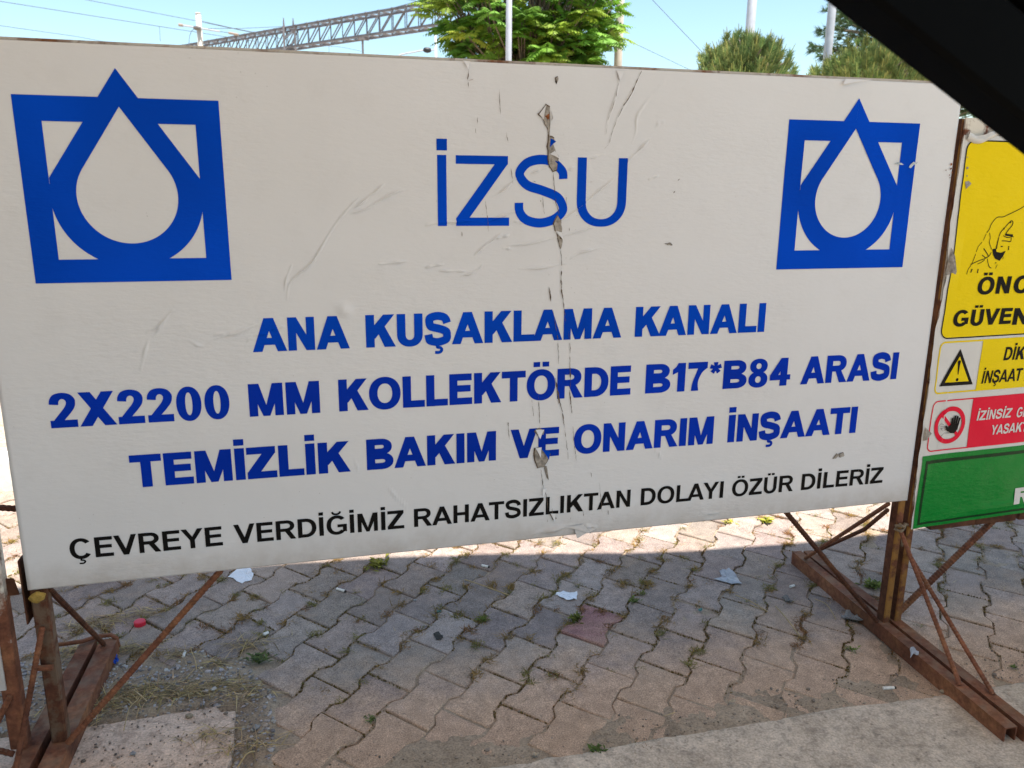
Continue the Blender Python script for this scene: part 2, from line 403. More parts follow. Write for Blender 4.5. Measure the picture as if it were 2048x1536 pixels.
def word(txt, x0, x1, y0, capx, t, slant=0.0, sbk=.8):
    """-> list of pieces in board units, stretched to the measured extents x0..x1"""
    adv = 0; items = []; prev = None
    for ch in txt:
        b = BASE.get(ch, (ch,))[0]; l, r = SB.get(b, (.1, .1)); l, r = l*sbk, r*sbk
        if prev is not None:
            adv += l
            if (prev, b) in (('A','T'),('T','A'),('A','V'),('V','A'),('A','Y'),('Y','A'),('L','A'),('L','T'),('K','A')): adv -= .07
        P, w_ = glyph(ch, t); items.append((P, adv)); adv += w_ + r; last = r; prev = b
    tot = adv - last; sc = (x1 - x0) / (tot * capx); out = []
    for P, a in items:
        for pc in P:
            f = lambda p: (x0 + ((p[0] + a) + slant * p[1]) * capx * sc, y0 + p[1] * capx)
            out.append((pc[0],) + tuple([f(p) for p in q] for q in pc[1:]))
    return out

# ------------------------------------------------------------------ film relief of the white board: wrinkles in the vinyl
z4 = Z(850, 100, 3.073); zW = Z(250, 350, 3.4133); z5b = Z(900, 550, 2.793); zE = Z(1200, 780, 3.1508); zL = Z(1520, 180, 4.042); z5r = Z(1880, 220, 7.68); zD = Z(700, 800, 3.4133)
WR = []
def wr(zf, amp, *lines, wd=.0020):
    for l in lines: WR.append((smooth([bd(zf(*p)) for p in l], 4), amp*1.75, wd))
wr(z4, .0030, [(300,1265),(360,1210),(440,1150),(475,1130)], [(440,1160),(520,1137)], [(0,1080),(80,1064),(330,1047)], [(330,1060),(400,1050),(500,1010),(560,990),(600,985)],
   [(410,905),(470,870),(530,820),(560,790),(600,770)], [(640,765),(700,740),(760,715)], [(500,1200),(600,1195),(700,1178),(830,1145),(1000,1100),(1040,1080)],
   [(830,1050),(880,1020),(960,960),(1050,880),(1190,770)], [(1240,690),(1300,630),(1370,560),(1392,543)], [(890,1285),(960,1245),(1040,1225),(1072,1217)],
   [(570,1342),(690,1342),(800,1325),(870,1312)], [(215,1388),(280,1375),(330,1345),(355,1315)], [(80,1357),(150,1357),(250,1360)], [(0,1338),(60,1325),(115,1317)])
wr(z4, .0016, [(1000,1100),(1080,1020),(1160,975)], [(475,1218),(540,1224)], [(870,740),(930,717)], [(1000,672),(1110,638)], [(1415,465),(1440,450),(1475,442)], [(545,1050),(610,1068)], [(1370,797),(1440,772)],
   [(1480,190),(1400,270),(1330,360),(1300,420),(1297,500),(1270,580)], [(1172,125),(1190,190),(1165,300),(1125,420),(1108,520)], [(1330,125),(1265,270),(1180,420),(1130,575)])
wr(zW, .0030, [(1105,860),(1115,770),(1135,725),(1180,680),(1270,605),(1320,530),(1390,410),(1450,320),(1540,210),(1605,150)], [(1560,230),(1640,170),(1770,60)], [(1535,265),(1650,230),(1730,180),(1830,125),(1915,100)],
   [(1730,607),(1800,603),(1940,585)], [(565,1143),(650,1105),(760,1080),(880,1030),(920,1025)], [(145,1085),(170,1055),(215,1045),(270,990),(300,950),(340,918)])
wr(zW, .0018, [(1090,800),(1100,720),(1140,610)], [(600,1095),(700,1078),(760,1078)], [(1000,1060),(1100,1028)], [(830,1140),(880,1095),(1000,1080)], [(435,1125),(490,1160),(550,1172)], [(200,1100),(240,1040),(275,985)], [(165,1110),(130,1230),(105,1340)])
wr(zD, .0014, [(250,590),(320,665),(400,740)], [(30,420),(60,470)])
wr(zE, .0020, [(345,365),(370,400),(395,425)], [(630,768),(690,780),(760,772)])
wr(zD, .0030, [(1200,930),(1350,885),(1500,855),(1560,848)], [(1300,915),(1420,880),(1520,868)], [(1580,870),(1650,865),(1690,880)], wd=.0045)
wr(zW, .0035, [(1490,920),(1510,930)], wd=.014)
GRID = {}
for k, (pl, amp, wd) in enumerate(WR):
    acc = [0]
    for a, b in zip(pl[:-1], pl[1:]): acc.append(acc[-1] + math.hypot(b[0]-a[0], b[1]-a[1]))
    for i in range(len(pl) - 1):
        a, b = pl[i], pl[i+1]; R = wd * 3
        seg = (a[0], a[1], b[0]-a[0], b[1]-a[1], acc[i]/acc[-1], acc[i+1]/acc[-1], amp, wd, k)
        for gx in range(int((min(a[0],b[0])-R)/.02)-1, int((max(a[0],b[0])+R)/.02)+2):
            for gz in range(int((min(a[1],b[1])-R)/.02)-1, int((max(a[1],b[1])+R)/.02)+2):
                GRID.setdefault((gx, gz), []).append(seg)
def relief(x, z):                                    # metres towards the viewer
    h = .0012 * noise.noise(Vector((x*3.1, z*4.3, 7.7))) + .0006 * noise.noise(Vector((x*9, z*13, 2.2)))
    c = GRID.get((math.floor(x/.02), math.floor(z/.02)))
    if c:
        best = {}
        for ax, az, dx, dz, t0, t1, amp, wd, k in c:
            l2 = dx*dx + dz*dz
            u = 0 if l2 == 0 else max(0, min(1, ((x-ax)*dx + (z-az)*dz)/l2))
            q = math.hypot(x-ax-dx*u, z-az-dz*u); t = t0 + (t1-t0)*u
            tp = math.sin(math.pi * min(1, max(0, t))) ** .6 * (.75 + .35*math.sin(9*t + k))
            s = amp * tp * math.exp(-(q/(wd*(.45+.55*tp)))**2)
            if s > best.get(k, 0): best[k] = s
        h += sum(best.values())
    return h

# ------------------------------------------------------------------ sheets laid on a board
class Plane:
    def __init__(s, fn, relief=None): s.fn = fn; s.rel = relief
def to_mesh(name, pieces, material, parent, P3, off, cut=0.0, rel=None):
    """P3(x, z, out) -> world; pieces as produced by glyph(); cut = tessellation step when a relief is followed"""
    bm = bmesh.new(); k = 0
    for pc in pieces:
        o = off + .00007 * (k % 7); k += 1
        if pc[0] == 'poly':
            vs = [bm.verts.new((p[0], -o, p[1])) for p in pc[1]]
            bm.faces.new(vs)
        else:
            a = [bm.verts.new((p[0], -o, p[1])) for p in pc[1]]; b = [bm.verts.new((p[0], -o, p[1])) for p in pc[2]]
            for i in range(len(a)-1):
                try: bm.faces.new((a[i], a[i+1], b[i+1], b[i]))
                except ValueError: pass
    bmesh.ops.triangulate(bm, faces=[f for f in bm.faces if len(f.verts) > 4])
    if cut:
        xs = [v.co.x for v in bm.verts]; zs = [v.co.z for v in bm.verts]
        for lo, hi, ax in ((min(xs), max(xs), 0), (min(zs), max(zs), 2)):
            q = math.floor(lo/cut)*cut + cut
            while q < hi:
                co = Vector((0,0,0)); no = Vector((0,0,0)); co[ax] = q; no[ax] = 1
                bmesh.ops.bisect_plane(bm, geom=bm.verts[:]+bm.edges[:]+bm.faces[:], dist=1e-6, plane_co=co, plane_no=no)
                q += cut
    for v in bm.verts:
        x, o, z = v.co.x, -v.co.y, v.co.z
        v.co = P3(x, z, o + (rel(x, z) if rel else 0))
    bm.normal_update()
    me = bpy.data.meshes.new(name); bm.to_mesh(me); bm.free()
    me.materials.append(material)
    me.polygons.foreach_set('use_smooth', [bool(rel)] * len(me.polygons))
    o = bpy.data.objects.new(name, me); COL.objects.link(o); o.parent = parent
    off_ = Vector(); r_ = parent
    while r_ is not None: off_ += r_.location; r_ = r_.parent
    me.transform(Matrix.Translation(-off_))
    return o
def ragged(pts, amp, seed, k=3):                      # torn outline
    r = random.Random(seed); out = []
    for i, p in enumerate(pts):
        q = pts[(i+1) % len(pts)]
        for j in range(k):
            t = j/k; out.append((p[0]+(q[0]-p[0])*t + r.uniform(-amp, amp)*(j > 0), p[1]+(q[1]-p[1])*t + r.uniform(-amp, amp)*(j > 0)))
    return out
def crackline(pts, wd, seed):                         # irregular dark slit
    r = random.Random(seed); p = []
    for a, b in zip(pts[:-1], pts[1:]):
        n = max(2, int(math.hypot(b[0]-a[0], b[1]-a[1])/.003))
        for i in range(n): p.append((a[0]+(b[0]-a[0])*i/n + r.uniform(-.0005,.0005), a[1]+(b[1]-a[1])*i/n))
    p.append(pts[-1]); A = []; B = []; n = len(p); out = []
    for i, q in enumerate(p):
        e = math.sin(math.pi*min(1, max(0, i/(n-1))))**.5; k = wd*.95*e*(.30 + 1.0*max(0, noise.noise(Vector((seed*9.1, i*.35, 0)))+.35))
        if noise.noise(Vector((seed*3.3, i*.22, 4))) < -.28: k *= .05
        A.append((q[0]-k/2, q[1])); B.append((q[0]+k/2, q[1]))
    return strip(A, B)

# ================================================================== the white board
BX0, BX1, PT = 0.0, 2.0, .9945
def W3(x, z, o): return Vector((x, -o, ZB + z))
site = empty('notice_board', (1.0, 0, 0), 'large white notice board with blue water drop emblems on a rusty stand', 'notice board')
def lin(lo, hi, st): 
    n = max(1, round((hi-lo)/st)); return [lo + (hi-lo)*i/n for i in range(n)]
gx = lin(0, .22, .008) + lin(.22, .40, .0024) + lin(.40, 1.36, .0016) + lin(1.36, 1.62, .003) + lin(1.62, 2.0, .006) + [2.0]
gz = lin(0, .05, .003) + lin(.05, .32, .006) + lin(.32, .50, .0024) + lin(.50, .86, .0016) + lin(.86, PT, .0035) + [PT]
vs = [W3(x, z, relief(x, z)) for z in gz for x in gx]
nx = len(gx); fs = [(j*nx+i, j*nx+i+1, (j+1)*nx+i+1, (j+1)*nx+i) for j in range(len(gz)-1) for i in range(nx-1)]
mb = MB(); mb.add(vs, fs)
ring = [j for j in range(nx)] + [j*nx+nx-1 for j in range(1, len(gz))] + [(len(gz)-1)*nx+i for i in range(nx-2, -1, -1)] + [j*nx for j in range(len(gz)-2, 0, -1)]
b0 = len(mb.v); back = [Vector((vs[i].x, .0035, vs[i].z)) for i in ring]
n_ = len(ring); mb.v += [tuple(v) for v in back]
for i in range(n_): mb.f.append((ring[(i+1) % n_], ring[i], b0+i, b0+(i+1) % n_)); mb.c.append(None)
mb.f.append(tuple(range(b0, b0+n_))); mb.c.append(None)
mb.build('panel', M['white'], site, smooth=True)
# emblems (drop in a square)
def emblem(x0):
    S, y0, yt, cx, cy, R, r2 = .331, .590, .909, x0 + .1662, .7425, .0835, .126
    P = [rc(x0, y0, x0+.042, yt), rc(x0+.2892, y0, x0+S, yt), rc(x0, y0, x0+S, y0+.0415), poly((x0, yt-.042), (cx-.0178, yt-.042), (cx, .894), (cx, yt), (x0, yt)), poly((x0+S, yt-.042), (cx+.0178, yt-.042), (cx, .894), (cx, yt), (x0+S, yt))]
    for s in (-1, 1):
        sd = cx + s*.1236
        P += [poly((cx, .957), (sd, .773), (sd, .752), (cx+s*.0697, .7885), (cx, .894))]
    o = arc(cx, cy, r2, r2, 171, 369, 60, 2); i = arc(cx, cy, R, R, 147, 393, 60, 2)
    o = [(min(max(px, x0+.02), x0+S-.02), max(pz, y0+.01)) for px, pz in o]
    return P + [strip(o, i)]
cuts = .004
for x0 in (.0838, 1.567):
    to_mesh('emblem', emblem(x0), M['blue'], site, W3, .0007, .012, relief)
T1 = .262
LINES = [
 ('lettering', 'blue', .135, .688, .142, [('Z', .844, .952), ('S', .964, 1.073), ('U', 1.094, 1.202)]),
 ('lettering', 'blue', .0655, .450, T1, [('ANA', .444, .628), ('KUŞAKLAMA', .660, 1.204), ('KANALI', 1.235, 1.550)]),
 ('lettering', 'navy', .0658, .3213, T1, [('2X2200', .078, .394), ('MM', .430, .565), ('KOLLEKTÖRDE', .602, 1.231), ('B17*B84', 1.266, 1.628), ('ARASI', 1.656, 1.919)]),
 ('lettering', 'navy', .0660, .1922, T1, [('TEMİZLİK', .204, .620), ('BAKIM', .653, .927), ('VE', .959, 1.069), ('ONARIM', 1.103, 1.441), ('İNŞAATI', 1.478, 1.822)]),
 ('lettering', 'black', .0415, .0555, .205, [('ÇEVREYE', .081, .361), ('VERDİĞİMİZ', .383, .727), ('RAHATSIZLIKTAN', .748, 1.243), ('DOLAYI', 1.269, 1.478), ('ÖZÜR', 1.501, 1.665), ('DİLERİZ', 1.687, 1.917)]),
]
for li, (nm, mt, cap_, y0, t, ws) in enumerate(LINES):
    for txt, a, b in ws: to_mesh(nm, word(txt, a, b, y0, cap_, t, 0, .42 if 0 < li < 4 else .8), M[mt], site, W3, .0007, (.0016 if li == 0 or txt == 'ANA' else cuts) if li < 3 else .008, relief)
    if li == 0: to_mesh(nm, [rc(.8075, y0, .8255, y0+cap_), rc(.8065, y0+cap_+.0085, .827, y0+cap_+.030)], M[mt], site, W3, .0007, .0016, relief)
# wear: slits, bare patches, curled film
cr = []
def slit(zf, wd, *ls):
    for l in ls: cr.append(crackline([bd(zf(*p)) for p in l], wd, len(cr)+1))
slit(z4, .0022, [(785,745),(795,860),(803,940),(822,1000),(812,1040)], [(832,1220),(838,1300),(835,1400),(840,1440),(835,1480),(848,1536)], [(268,115),(262,185),(268,232)])
slit(z4, .0011, [(1172,125),(1190,190),(1165,300),(1125,420),(1108,520)], [(1220,130),(1190,190)], [(1130,575),(1100,610)], [(1180,420),(1150,500),(1130,575)], [(320,410),(323,460)], [(310,480),(312,515)], [(497,500),(510,575)], [(365,895),(380,1010),(392,1140)], [(225,1115),(227,1148)], [(720,900),(732,1010)], [(710,920),(708,935)], [(865,870),(868,960)], [(885,1090),(885,1115)], [(760,1370),(757,1400)], [(455,240),(462,400)])
slit(z4, .0024, [(1330,125),(1300,190),(1265,270),(1215,345),(1180,420)], [(525,725),(533,770),(538,825)], [(765,1455),(772,1536)], [(665,805),(680,812)])
slit(z5b, .0023, [(550,65),(562,150)], [(615,25),(625,100),(635,180),(645,260)], [(668,650),(675,720),(680,780)], [(605,680),(625,760),(640,860)], [(505,1080),(520,1190),(540,1240),(545,1330)])
slit(z5b, .0016, [(575,195),(590,290),(600,350),(605,440),(605,500)], [(660,310),(670,400),(668,500),(672,600),(668,650)], [(640,860),(660,1030)], [(685,840),(690,920),(705,1040)], [(455,690),(465,790)], [(490,650),(497,760),(500,850)], [(320,795),(330,920)], [(530,1065),(548,1145)], [(785,1100),(788,1130)], [(832,1155),(840,1240),(848,1330)], [(742,1310),(750,1410)], [(672,1350),(673,1380)], [(880,1310),(885,1340)], [(540,1340),(543,1380)], [(570,1300),(572,1340)])
slit(z5b, .0042, [(585,570),(595,620),(605,680),(612,750)], [(670,515),(672,575)], [(666,640),(676,740)])
slit(z4, .0030, [(806,170),(808,215)], [(742,340),(764,352)], [(1550,805),(1565,790)], [(1525,880),(1535,865)])
for c in cr: to_mesh('crack', [c], M['crack'], site, W3, .0022, .02, relief)
pt = []
def patch(zf, pts, seed): pt.append(poly(*ragged([bd(zf(*p)) for p in pts], .0011, seed)))
patch(z4, [(742,338),(765,352),(768,430),(762,520),(745,470),(725,420),(698,395),(718,378)], 1)
patch(z4, [(760,525),(795,550),(775,570),(800,620),(818,655),(812,700),(805,740),(785,745),(765,715),(757,670),(765,640),(752,600)], 2)
patch(z4, [(815,1020),(835,1050),(838,1120),(825,1130),(800,1110),(790,1070)], 3)
patch(z4, [(812,1130),(845,1160),(838,1210),(832,1222),(820,1180)], 4)
patch(z4, [(800,175),(815,165),(815,190),(806,215)], 5)
patch(z4, [(1475,1190),(1500,1185),(1518,1200),(1490,1200)], 15)
patch(z5b, [(475,870),(500,855),(525,870),(520,890),(490,895)], 6)
patch(z5b, [(475,970),(500,965),(556,1000),(545,1025),(520,1070),(490,1075),(472,1010)], 7)
patch(z5b, [(525,1065),(540,1070),(550,1140),(538,1120)], 8)
patch(z5b, [(560,1335),(585,1335),(595,1358),(575,1368)], 9)
patch(zE, [(1465,435),(1490,400),(1500,410),(1485,430)], 10)
patch(zE, [(1505,402),(1530,393),(1536,413),(1512,425)], 11)
for c in pt:                                           # dark torn edge round each bare patch
    mx = sum(p[0] for p in c[1])/len(c[1]); mz = sum(p[1] for p in c[1])/len(c[1])
    to_mesh('crack', [poly(*ragged([(mx+(p[0]-mx)*1.16-.0008, mz+(p[1]-mz)*1.08+.0006) for p in c[1]], .0009, len(c[1]), 1))], M['crack'], site, W3, .00165, .02, relief)
for c in pt: to_mesh('bare_patch', [c], M['under'], site, W3, .0019, .02, relief)
rs = []
for x, y, r in ((165,835,22),(160,900,17),(135,1000,12),(142,1040,10),(175,960,14),(80,925,9),(150,905,10)):
    c = bd(z5r(x, y)); k = r/7.68*.00095; rs.append(poly(*ragged([(c[0]+k*math.cos(a), c[1]+k*math.sin(a)*1.3) for a in (0,1.2,2.4,3.6,4.9)], k*.5, x)))
c = bd(z4(748,408)); rs.append(poly(*ragged([(c[0]+q*.0045, c[1]+s_*.007) for q, s_ in ((-1,0),(.2,.5),(1,.9),(1,-.6),(.2,-.9))], .001, 3)))
for x0, y0, x1, y1 in ((700,1082,820,1090),(265,182,300,186),(1000,808,1040,812)):
    a = bd(z4(x0, y0)); b = bd(z4(x1, y1))
    if y0 < 1000: rs.append(crackline([(a[0], a[1]-.002), (b[0], b[1]+.002)], .002, x0))
a = bd(zL(20,665)); b = bd(zL(150,660))
for c in rs: to_mesh('rust_stain', [c], M['ruststain'], site, W3, .0025, 0, relief)
sc_ = [poly(*ragged([bd(zL(*p)) for p in q], .0006, 5+i)) for i, q in enumerate(([(1080,597),(1110,584),(1135,588),(1160,603),(1120,604)], [(1198,625),(1215,600),(1240,580),(1255,590),(1275,577),(1262,597),(1235,608),(1215,632)]))]
for c in sc_: to_mesh('scratch', [c], M['scratch'], site, W3, .0021, 0, relief)
# curled flaps of film standing off the board
def flap(base0, base1, tip, lift, mt='white', curl=.6, n=6):
    b0_ = Vector((base0[0], 0, base0[1])); b1_ = Vector((base1[0], 0, base1[1])); tp = Vector((tip[0], 0, tip[1])); mb_ = MB(); rows = []
    for i in range(n+1):
        t = i/n; a = b0_.lerp(tp, t); b = b1_.lerp(tp, t*.92)
        o = lift*(t**1.5) ; cz = -curl*lift*t*t
        rows += [Vector((a.x, -.003-o, ZB+a.z+cz)), Vector((b.x, -.003-o*.8, ZB+b.z+cz))]
    mb_.add(rows, [(2*i, 2*i+1, 2*i+3, 2*i+2) for i in range(n)])
    return mb_.build('film_flap', M[mt], site, smooth=True)
flap(bd(z4(232,66)), bd(z4(275,70)), bd(z4(262,108)), .006)
flap(bd(z4(1175,125)), bd(z4(1225,128)), bd(z4(1192,180)), .005)
flap(bd(z4(742,338)), bd(z4(700,395)), bd(z4(722,418)), .006)
flap(bd(z4(765,352)), bd(z4(768,450)), bd(z4(782,410)), .005)
flap(bd(z4(770,545)), bd(z4(765,600)), bd(z4(798,552)), .006, 'blue')
flap(bd(z4(765,640)), bd(z4(795,620)), bd(z4(825,660)), .006)
flap(bd(z4(812,700)), bd(z4(795,680)), bd(z4(822,684)), .006, 'blue')
flap(bd(z4(800,1110)), bd(z4(838,1120)), bd(z4(848,1165)), .006)
flap(bd(z5b(475,965)), bd(z5b(510,960)), bd(z5b(500,1000)), .009)
flap(bd(z5b(505,965)), bd(z5b(560,985)), bd(z5b(545,1010)), .009, 'blue')
flap(bd(z5b(475,862)), bd(z5b(525,862)), bd(z5b(497,900)), .007)
flap(bd(z5b(515,1190)), bd(z5b(540,1190)), bd(z5b(515,1225)), .007)
flap(bd(z5b(560,1330)), bd(z5b(590,1330)), bd(z5b(580,1365)), .006)
flap(bd(z5b(690,1410)), bd(z5b(830,1412)), bd(z5b(700,1445)), .010)
flap(bd(z5b(640,1405)), bd(z5b(740,1390)), bd(z5b(780,1425)), .008)
a = bd((1690,158)); flap(a, bd((1745,160)), bd((1682,166)), .006)
# frame behind the sheet
mb = MB()
mb.box((0, .0045, ZB+.965), (2.0, .028, ZB+1.0)); mb.box((.0, .0045, ZB+.0015), (2.0, .028, ZB+.028))
mb.box((.0015, .0055, ZB+.028), (.028, .027, ZB+.965)); mb.box((1.972, .0055, ZB+.028), (1.9985, .027, ZB+.965)); mb.box((.985, .0055, ZB+.028), (1.012, .027, ZB+.965))
mb.build('frame', M['frame'], site)
z7 = Z(1500, 950, 2.62); z8 = Z(0, 1050, 3.16)
FT = .040
def post(x0, x1, y0, y1, z0, z1, mt, par):
    q = MB(); q.obox(((x0+x1)/2, (y0+y1)/2, z0), ((x0+x1)/2, (y0+y1)/2, z1), y1-y0, x1-x0, Vector((1,0,0)), .003); o = q.build('post', M[mt], par)
    if mt == 'rust_yellow':                            # primer on the sides, worn yellow paint on the front face only
        o.data.materials.append(M['rust_side'])
        for f in o.data.polygons: f.material_index = 0 if f.center.y < (y0+y1)/2-(y1-y0)*.45 else 1
    return o
def foot(p0, p1, mt, par, w_=.03):                    # hollow square tube lying on the ground
    q = MB(); p0 = Vector(p0); p1 = Vector(p1); c0 = Vector((p0.x, p0.y, FT/2)); c1 = Vector((p1.x, p1.y, FT/2))
    d = (c1-c0).normalized(); a = d.cross(Vector((0,0,1))); u = Vector((0,0,1)); pr = []
    def ringp(c, w, h): return [c - a*w/2 - u*h/2, c + a*w/2 - u*h/2, c + a*w/2 + u*h/2, c - a*w/2 + u*h/2]
    o0, o1 = ringp(c0, w_, FT), ringp(c1, w_, FT); i0, i1 = ringp(c0, w_-.006, FT-.006), ringp(c1, w_-.006, FT-.006)
    v = o0+o1+i0+i1; f = []
    for i in range(4):
        j = (i+1) % 4
        f += [(i, j, 4+j, 4+i), (8+j, 8+i, 12+i, 12+j), (j, i, 8+i, 8+j), (4+i, 4+j, 12+j, 12+i)]
    q.add(v, f); return q.build('foot', M[mt], par)
def rod(pts, r, mt, par):
    q = MB(); q.rebar(pts, r); return q.build('brace_rod', M[mt], par)
post(.001, .030, .004, .034, FT, ZB+.03, 'rust_dusty', site)
post(1.981, 2.001, .004, .034, FT, ZB+.03, 'rust_yellow', site)
foot((.005, -.34, 0), (.030, .40, 0), 'rust', site, .040)
foot((1.958, -.425, 0), (2.008, .440, 0), 'rust', site)
mb = MB(); mb.box((-.012, .034, ZB-.075), (.004, .037, ZB+.06)); mb.box((-.0125, .006, ZB-.075), (-.0095, .034, ZB+.06)); mb.build('side_plate', M['rust_dark'], site)
rod([onY(z7(185,190), .02), Vector((1.966, .012, FT+.003))], .0065, 'rust_dark', site)
rod([onY(z7(727,150), .02), onZ(z7(290,436), .044)], .0055, 'rust', site)
rod([onY(z7(722,182), .02), onY(z7(600,285), .10), onZ(z7(372,388), .05)], .0055, 'rust_dark', site)
rod([onY(z7(785,285), -.004), onZ(z7(1100,1100), FT+.002)], .0055, 'rust', site)
rod([onY(z8(305,398), .02), onZ(z8(655,752), FT+.004)], .006, 'rust_dark', site)
rod([onY(z8(1398,283), .02), onZ(z8(428,1378), .05)], .0065, 'rust', site)
rod([onY(z8(268,645), -.002), onZ(z8(100,1545), .05)], .0055, 'rust', site)
q = MB(); a = onY(z8(235,905), -.006); b = onY(z8(335,900), -.006); q.tube([a, b], .006, 8); q.build('stub_bar', M['rust'], site)
q = MB()                                               # round bar lapped round both back feet
q.tube([onZ(z8(345,760), .055), onZ(z8(520,735), .052), onZ(z8(610,705), .05), onZ(z8(700,694), .048), onZ(z8(735,715), .042), onZ(z8(748,765), .015)], .0055, 8); q.build('tie_bar', M['rust'], site, smooth=True)
q = MB(); q.blob(onY(z8(237,455), -.008), (.0145, .010, .010), 3, 8, .35); tag(q.build('wood_wedge', M['wood']), 'small yellow wooden wedge jammed under the left corner of the white board', 'wedge')
# ================================================================== the yellow safety board at the right
z6 = Z(1748, 650, 3.413); z9 = Z(1848, 400, 5.12); z8b = Z(1848, 660, 5.91); z10 = Z(1700, 950, 4.388)
def Y3(x, z, o): return YO + YU * x + YN * (o + yrel(x, z)) + Vector((0, 0, z))
def yrel(x, z):
    h = .0025 * noise.noise(Vector((x*5, z*6, 3.3))) + .0012*noise.noise(Vector((x*16, z*20, 8)))
    h += .010 * max(0, 1 - abs(x)/.035) * max(0, noise.noise(Vector((0, z*5.5, 5)))+.15)
    h += .0022*math.exp(-((x - .055 - .03*(z-.62))/.004)**2) * (0 < (z-.52) < .2)
    h += .004*math.exp(-((z-.335-.05*(x-.2))/.012)**2)*math.exp(-((x-.28)/.1)**2)
    return h
warn = empty('safety_board', (2.03, 0, 0), 'yellow, red and green safety warning board on a rusty post right of the white board', 'safety board')
WX = .95
def sheet(name, x0, x1, zb0, zt, mt, off, par, st=.006, edge=None):
    mb = MB(); xs = lin(x0, min(x1, .45), st) + (lin(.45, x1, .03) + [x1] if x1 > .45 else [min(x1, .45)]); zs = lin(zb0, zt, st) + [zt]
    n = len(xs); v = []
    for z in zs:
        for i, x in enumerate(xs):
            xx = x + (edge(z) * max(0, 1-(x-x0)/.02) if edge else 0)
            v.append(Y3(xx, z, off))
    mb.add(v, [(j*n+i, j*n+i+1, (j+1)*n+i+1, (j+1)*n+i) for j in range(len(zs)-1) for i in range(n-1)])
    return mb.build(name, M[mt], par, smooth=True)
eg = lambda z: -.006 + .010*noise.noise(Vector((0, z*7, 1))) + .003*noise.noise(Vector((0, z*31, 6)))
mb = MB(); c = [YO + YU*-.004 + Vector((0,0,.309)), YO + YU*WX + Vector((0,0,.309))]
mb.obox(YO + YU*-.002 - YN*.004 + Vector((0,0,.81)), YO + YU*WX - YN*.004 + Vector((0,0,.81)), .004, 1.0); mb.build('backing_plate', M['rust_white'], warn)
sheet('sheet', -.002, WX, .308, 1.272, 'grey_white', .0012, warn, .007, eg)
def rrect(x0, z0, x1, z1, r, n=6):
    p = []
    for cx_, cz_, a in ((x0+r, z0+r, 180), (x1-r, z0+r, 270), (x1-r, z1-r, 0), (x0+r, z1-r, 90)):
        p += [(cx_ + r*math.cos(math.radians(a+90*i/n)), cz_ + r*math.sin(math.radians(a+90*i/n))) for i in range(n+1)]
    return p
def outline(pts, wd_):
    n = len(pts); a = []; b = []
    for i in range(n+1):
        p = pts[i % n]; q0 = pts[(i-1) % n]; q1 = pts[(i+1) % n]; dx, dz = q1[0]-q0[0], q1[1]-q0[1]; l = math.hypot(dx, dz) or 1
        a.append(p); b.append((p[0]-dz/l*wd_, p[1]+dx/l*wd_))
    return strip(a, b)
def fillp(pts): return ('poly', pts)
YZ = 1.262
YF = rrect(.006, .800, WX-.02, YZ, .022)
def yput(name, pcs, mt, off, cut=.012): return to_mesh(name, pcs, M[mt], warn, Y3, off, cut)
pad = [fillp(rrect(.0085, .803, WX-.022, YZ-.002, .020))]
yput('yellow_field', pad, 'yellow', .0021)
yput('border', [outline(YF, .0028)], 'black', .0026)
B1 = rrect(*yb(z8b(105, 765)), WX-.02, yb(z8b(180, 130))[1], .016); 
x0_, zb_ = yb(z8b(100, 762)); zt_ = yb(z8b(200, 138))[1]; xm_ = yb(z8b(645, 430))[0]
yput('yellow_field', [outline(rrect(x0_, zb_, WX-.02, zt_, .016), .004), rc(xm_, zb_+.003, WX-.023, zt_-.003)], 'yellow', .0021)
x0r, zbr = yb(z8b(18, 1440)); zbr = .5125; ztr = yb(z8b(110, 840))[1]; xmr = yb(z8b(538, 1100))[0]
yput('red_field', [outline(rrect(x0r, zbr, WX-.02, ztr, .016), .0032), rc(xmr, zbr+.003, WX-.023, ztr-.003)], 'red', .0021)
yput('green_field', [rc(.0, .3085, WX, .5035)], 'green', .0021, .008)
a = yb(z6(345, 930)); b = yb(z6(325, 1365))
yput('border', [rc(a[0], .481, WX-.01, .490), rc(a[0], .317, a[0]+.008, .488), rc(a[0], .317, WX-.01, .3225)], 'greenline', .0027)
# pictograms
tri = [yb(z8b(422, 222)), yb(z8b(568, 640)), yb(z8b(172, 665))]
cx_ = sum(p[0] for p in tri)/3; cz_ = sum(p[1] for p in tri)/3
inn = [(cx_+(p[0]-cx_)*.70, cz_+(p[1]-cz_)*.70) for p in tri]
yput('warning_triangle', [poly(*tri)], 'black', .0024, .02); yput('warning_triangle', [poly(*inn)], 'yellow', .0032, .02)
bc = yb(z8b(376, 583)); t0 = yb(z8b(403, 375)); t1 = yb(z8b(388, 522))
yput('exclamation_mark', [stroke([t0, ((t0[0]*.7+t1[0]*.3), t0[1]*.7+t1[1]*.3), t1], .0095, .0018), fillp(arc(bc[0], bc[1], .0042, .0042, 0, 345, 14, 2)), fillp(arc(t0[0], t0[1], .0047, .0047, 0, 345, 12, 2))], 'black', .0040, 0)
pc_ = yb(z8b(300, 1122)); rr_ = abs(yb(z8b(300, 905))[1]-yb(z8b(250, 1342))[1])/2
yput('prohibition_ring', [strip(arc(pc_[0], pc_[1], rr_, rr_, 0, 360, 48, 2), arc(pc_[0], pc_[1], rr_*.76, rr_*.76, 0, 360, 48, 2)), stroke([(pc_[0]-rr_*.6, pc_[1]+rr_*.6), (pc_[0]+rr_*.6, pc_[1]-rr_*.6)], rr_*.17)], 'red', .0026, .02)
hd = lambda *pp: [yb(z8b(*p)) for p in pp]
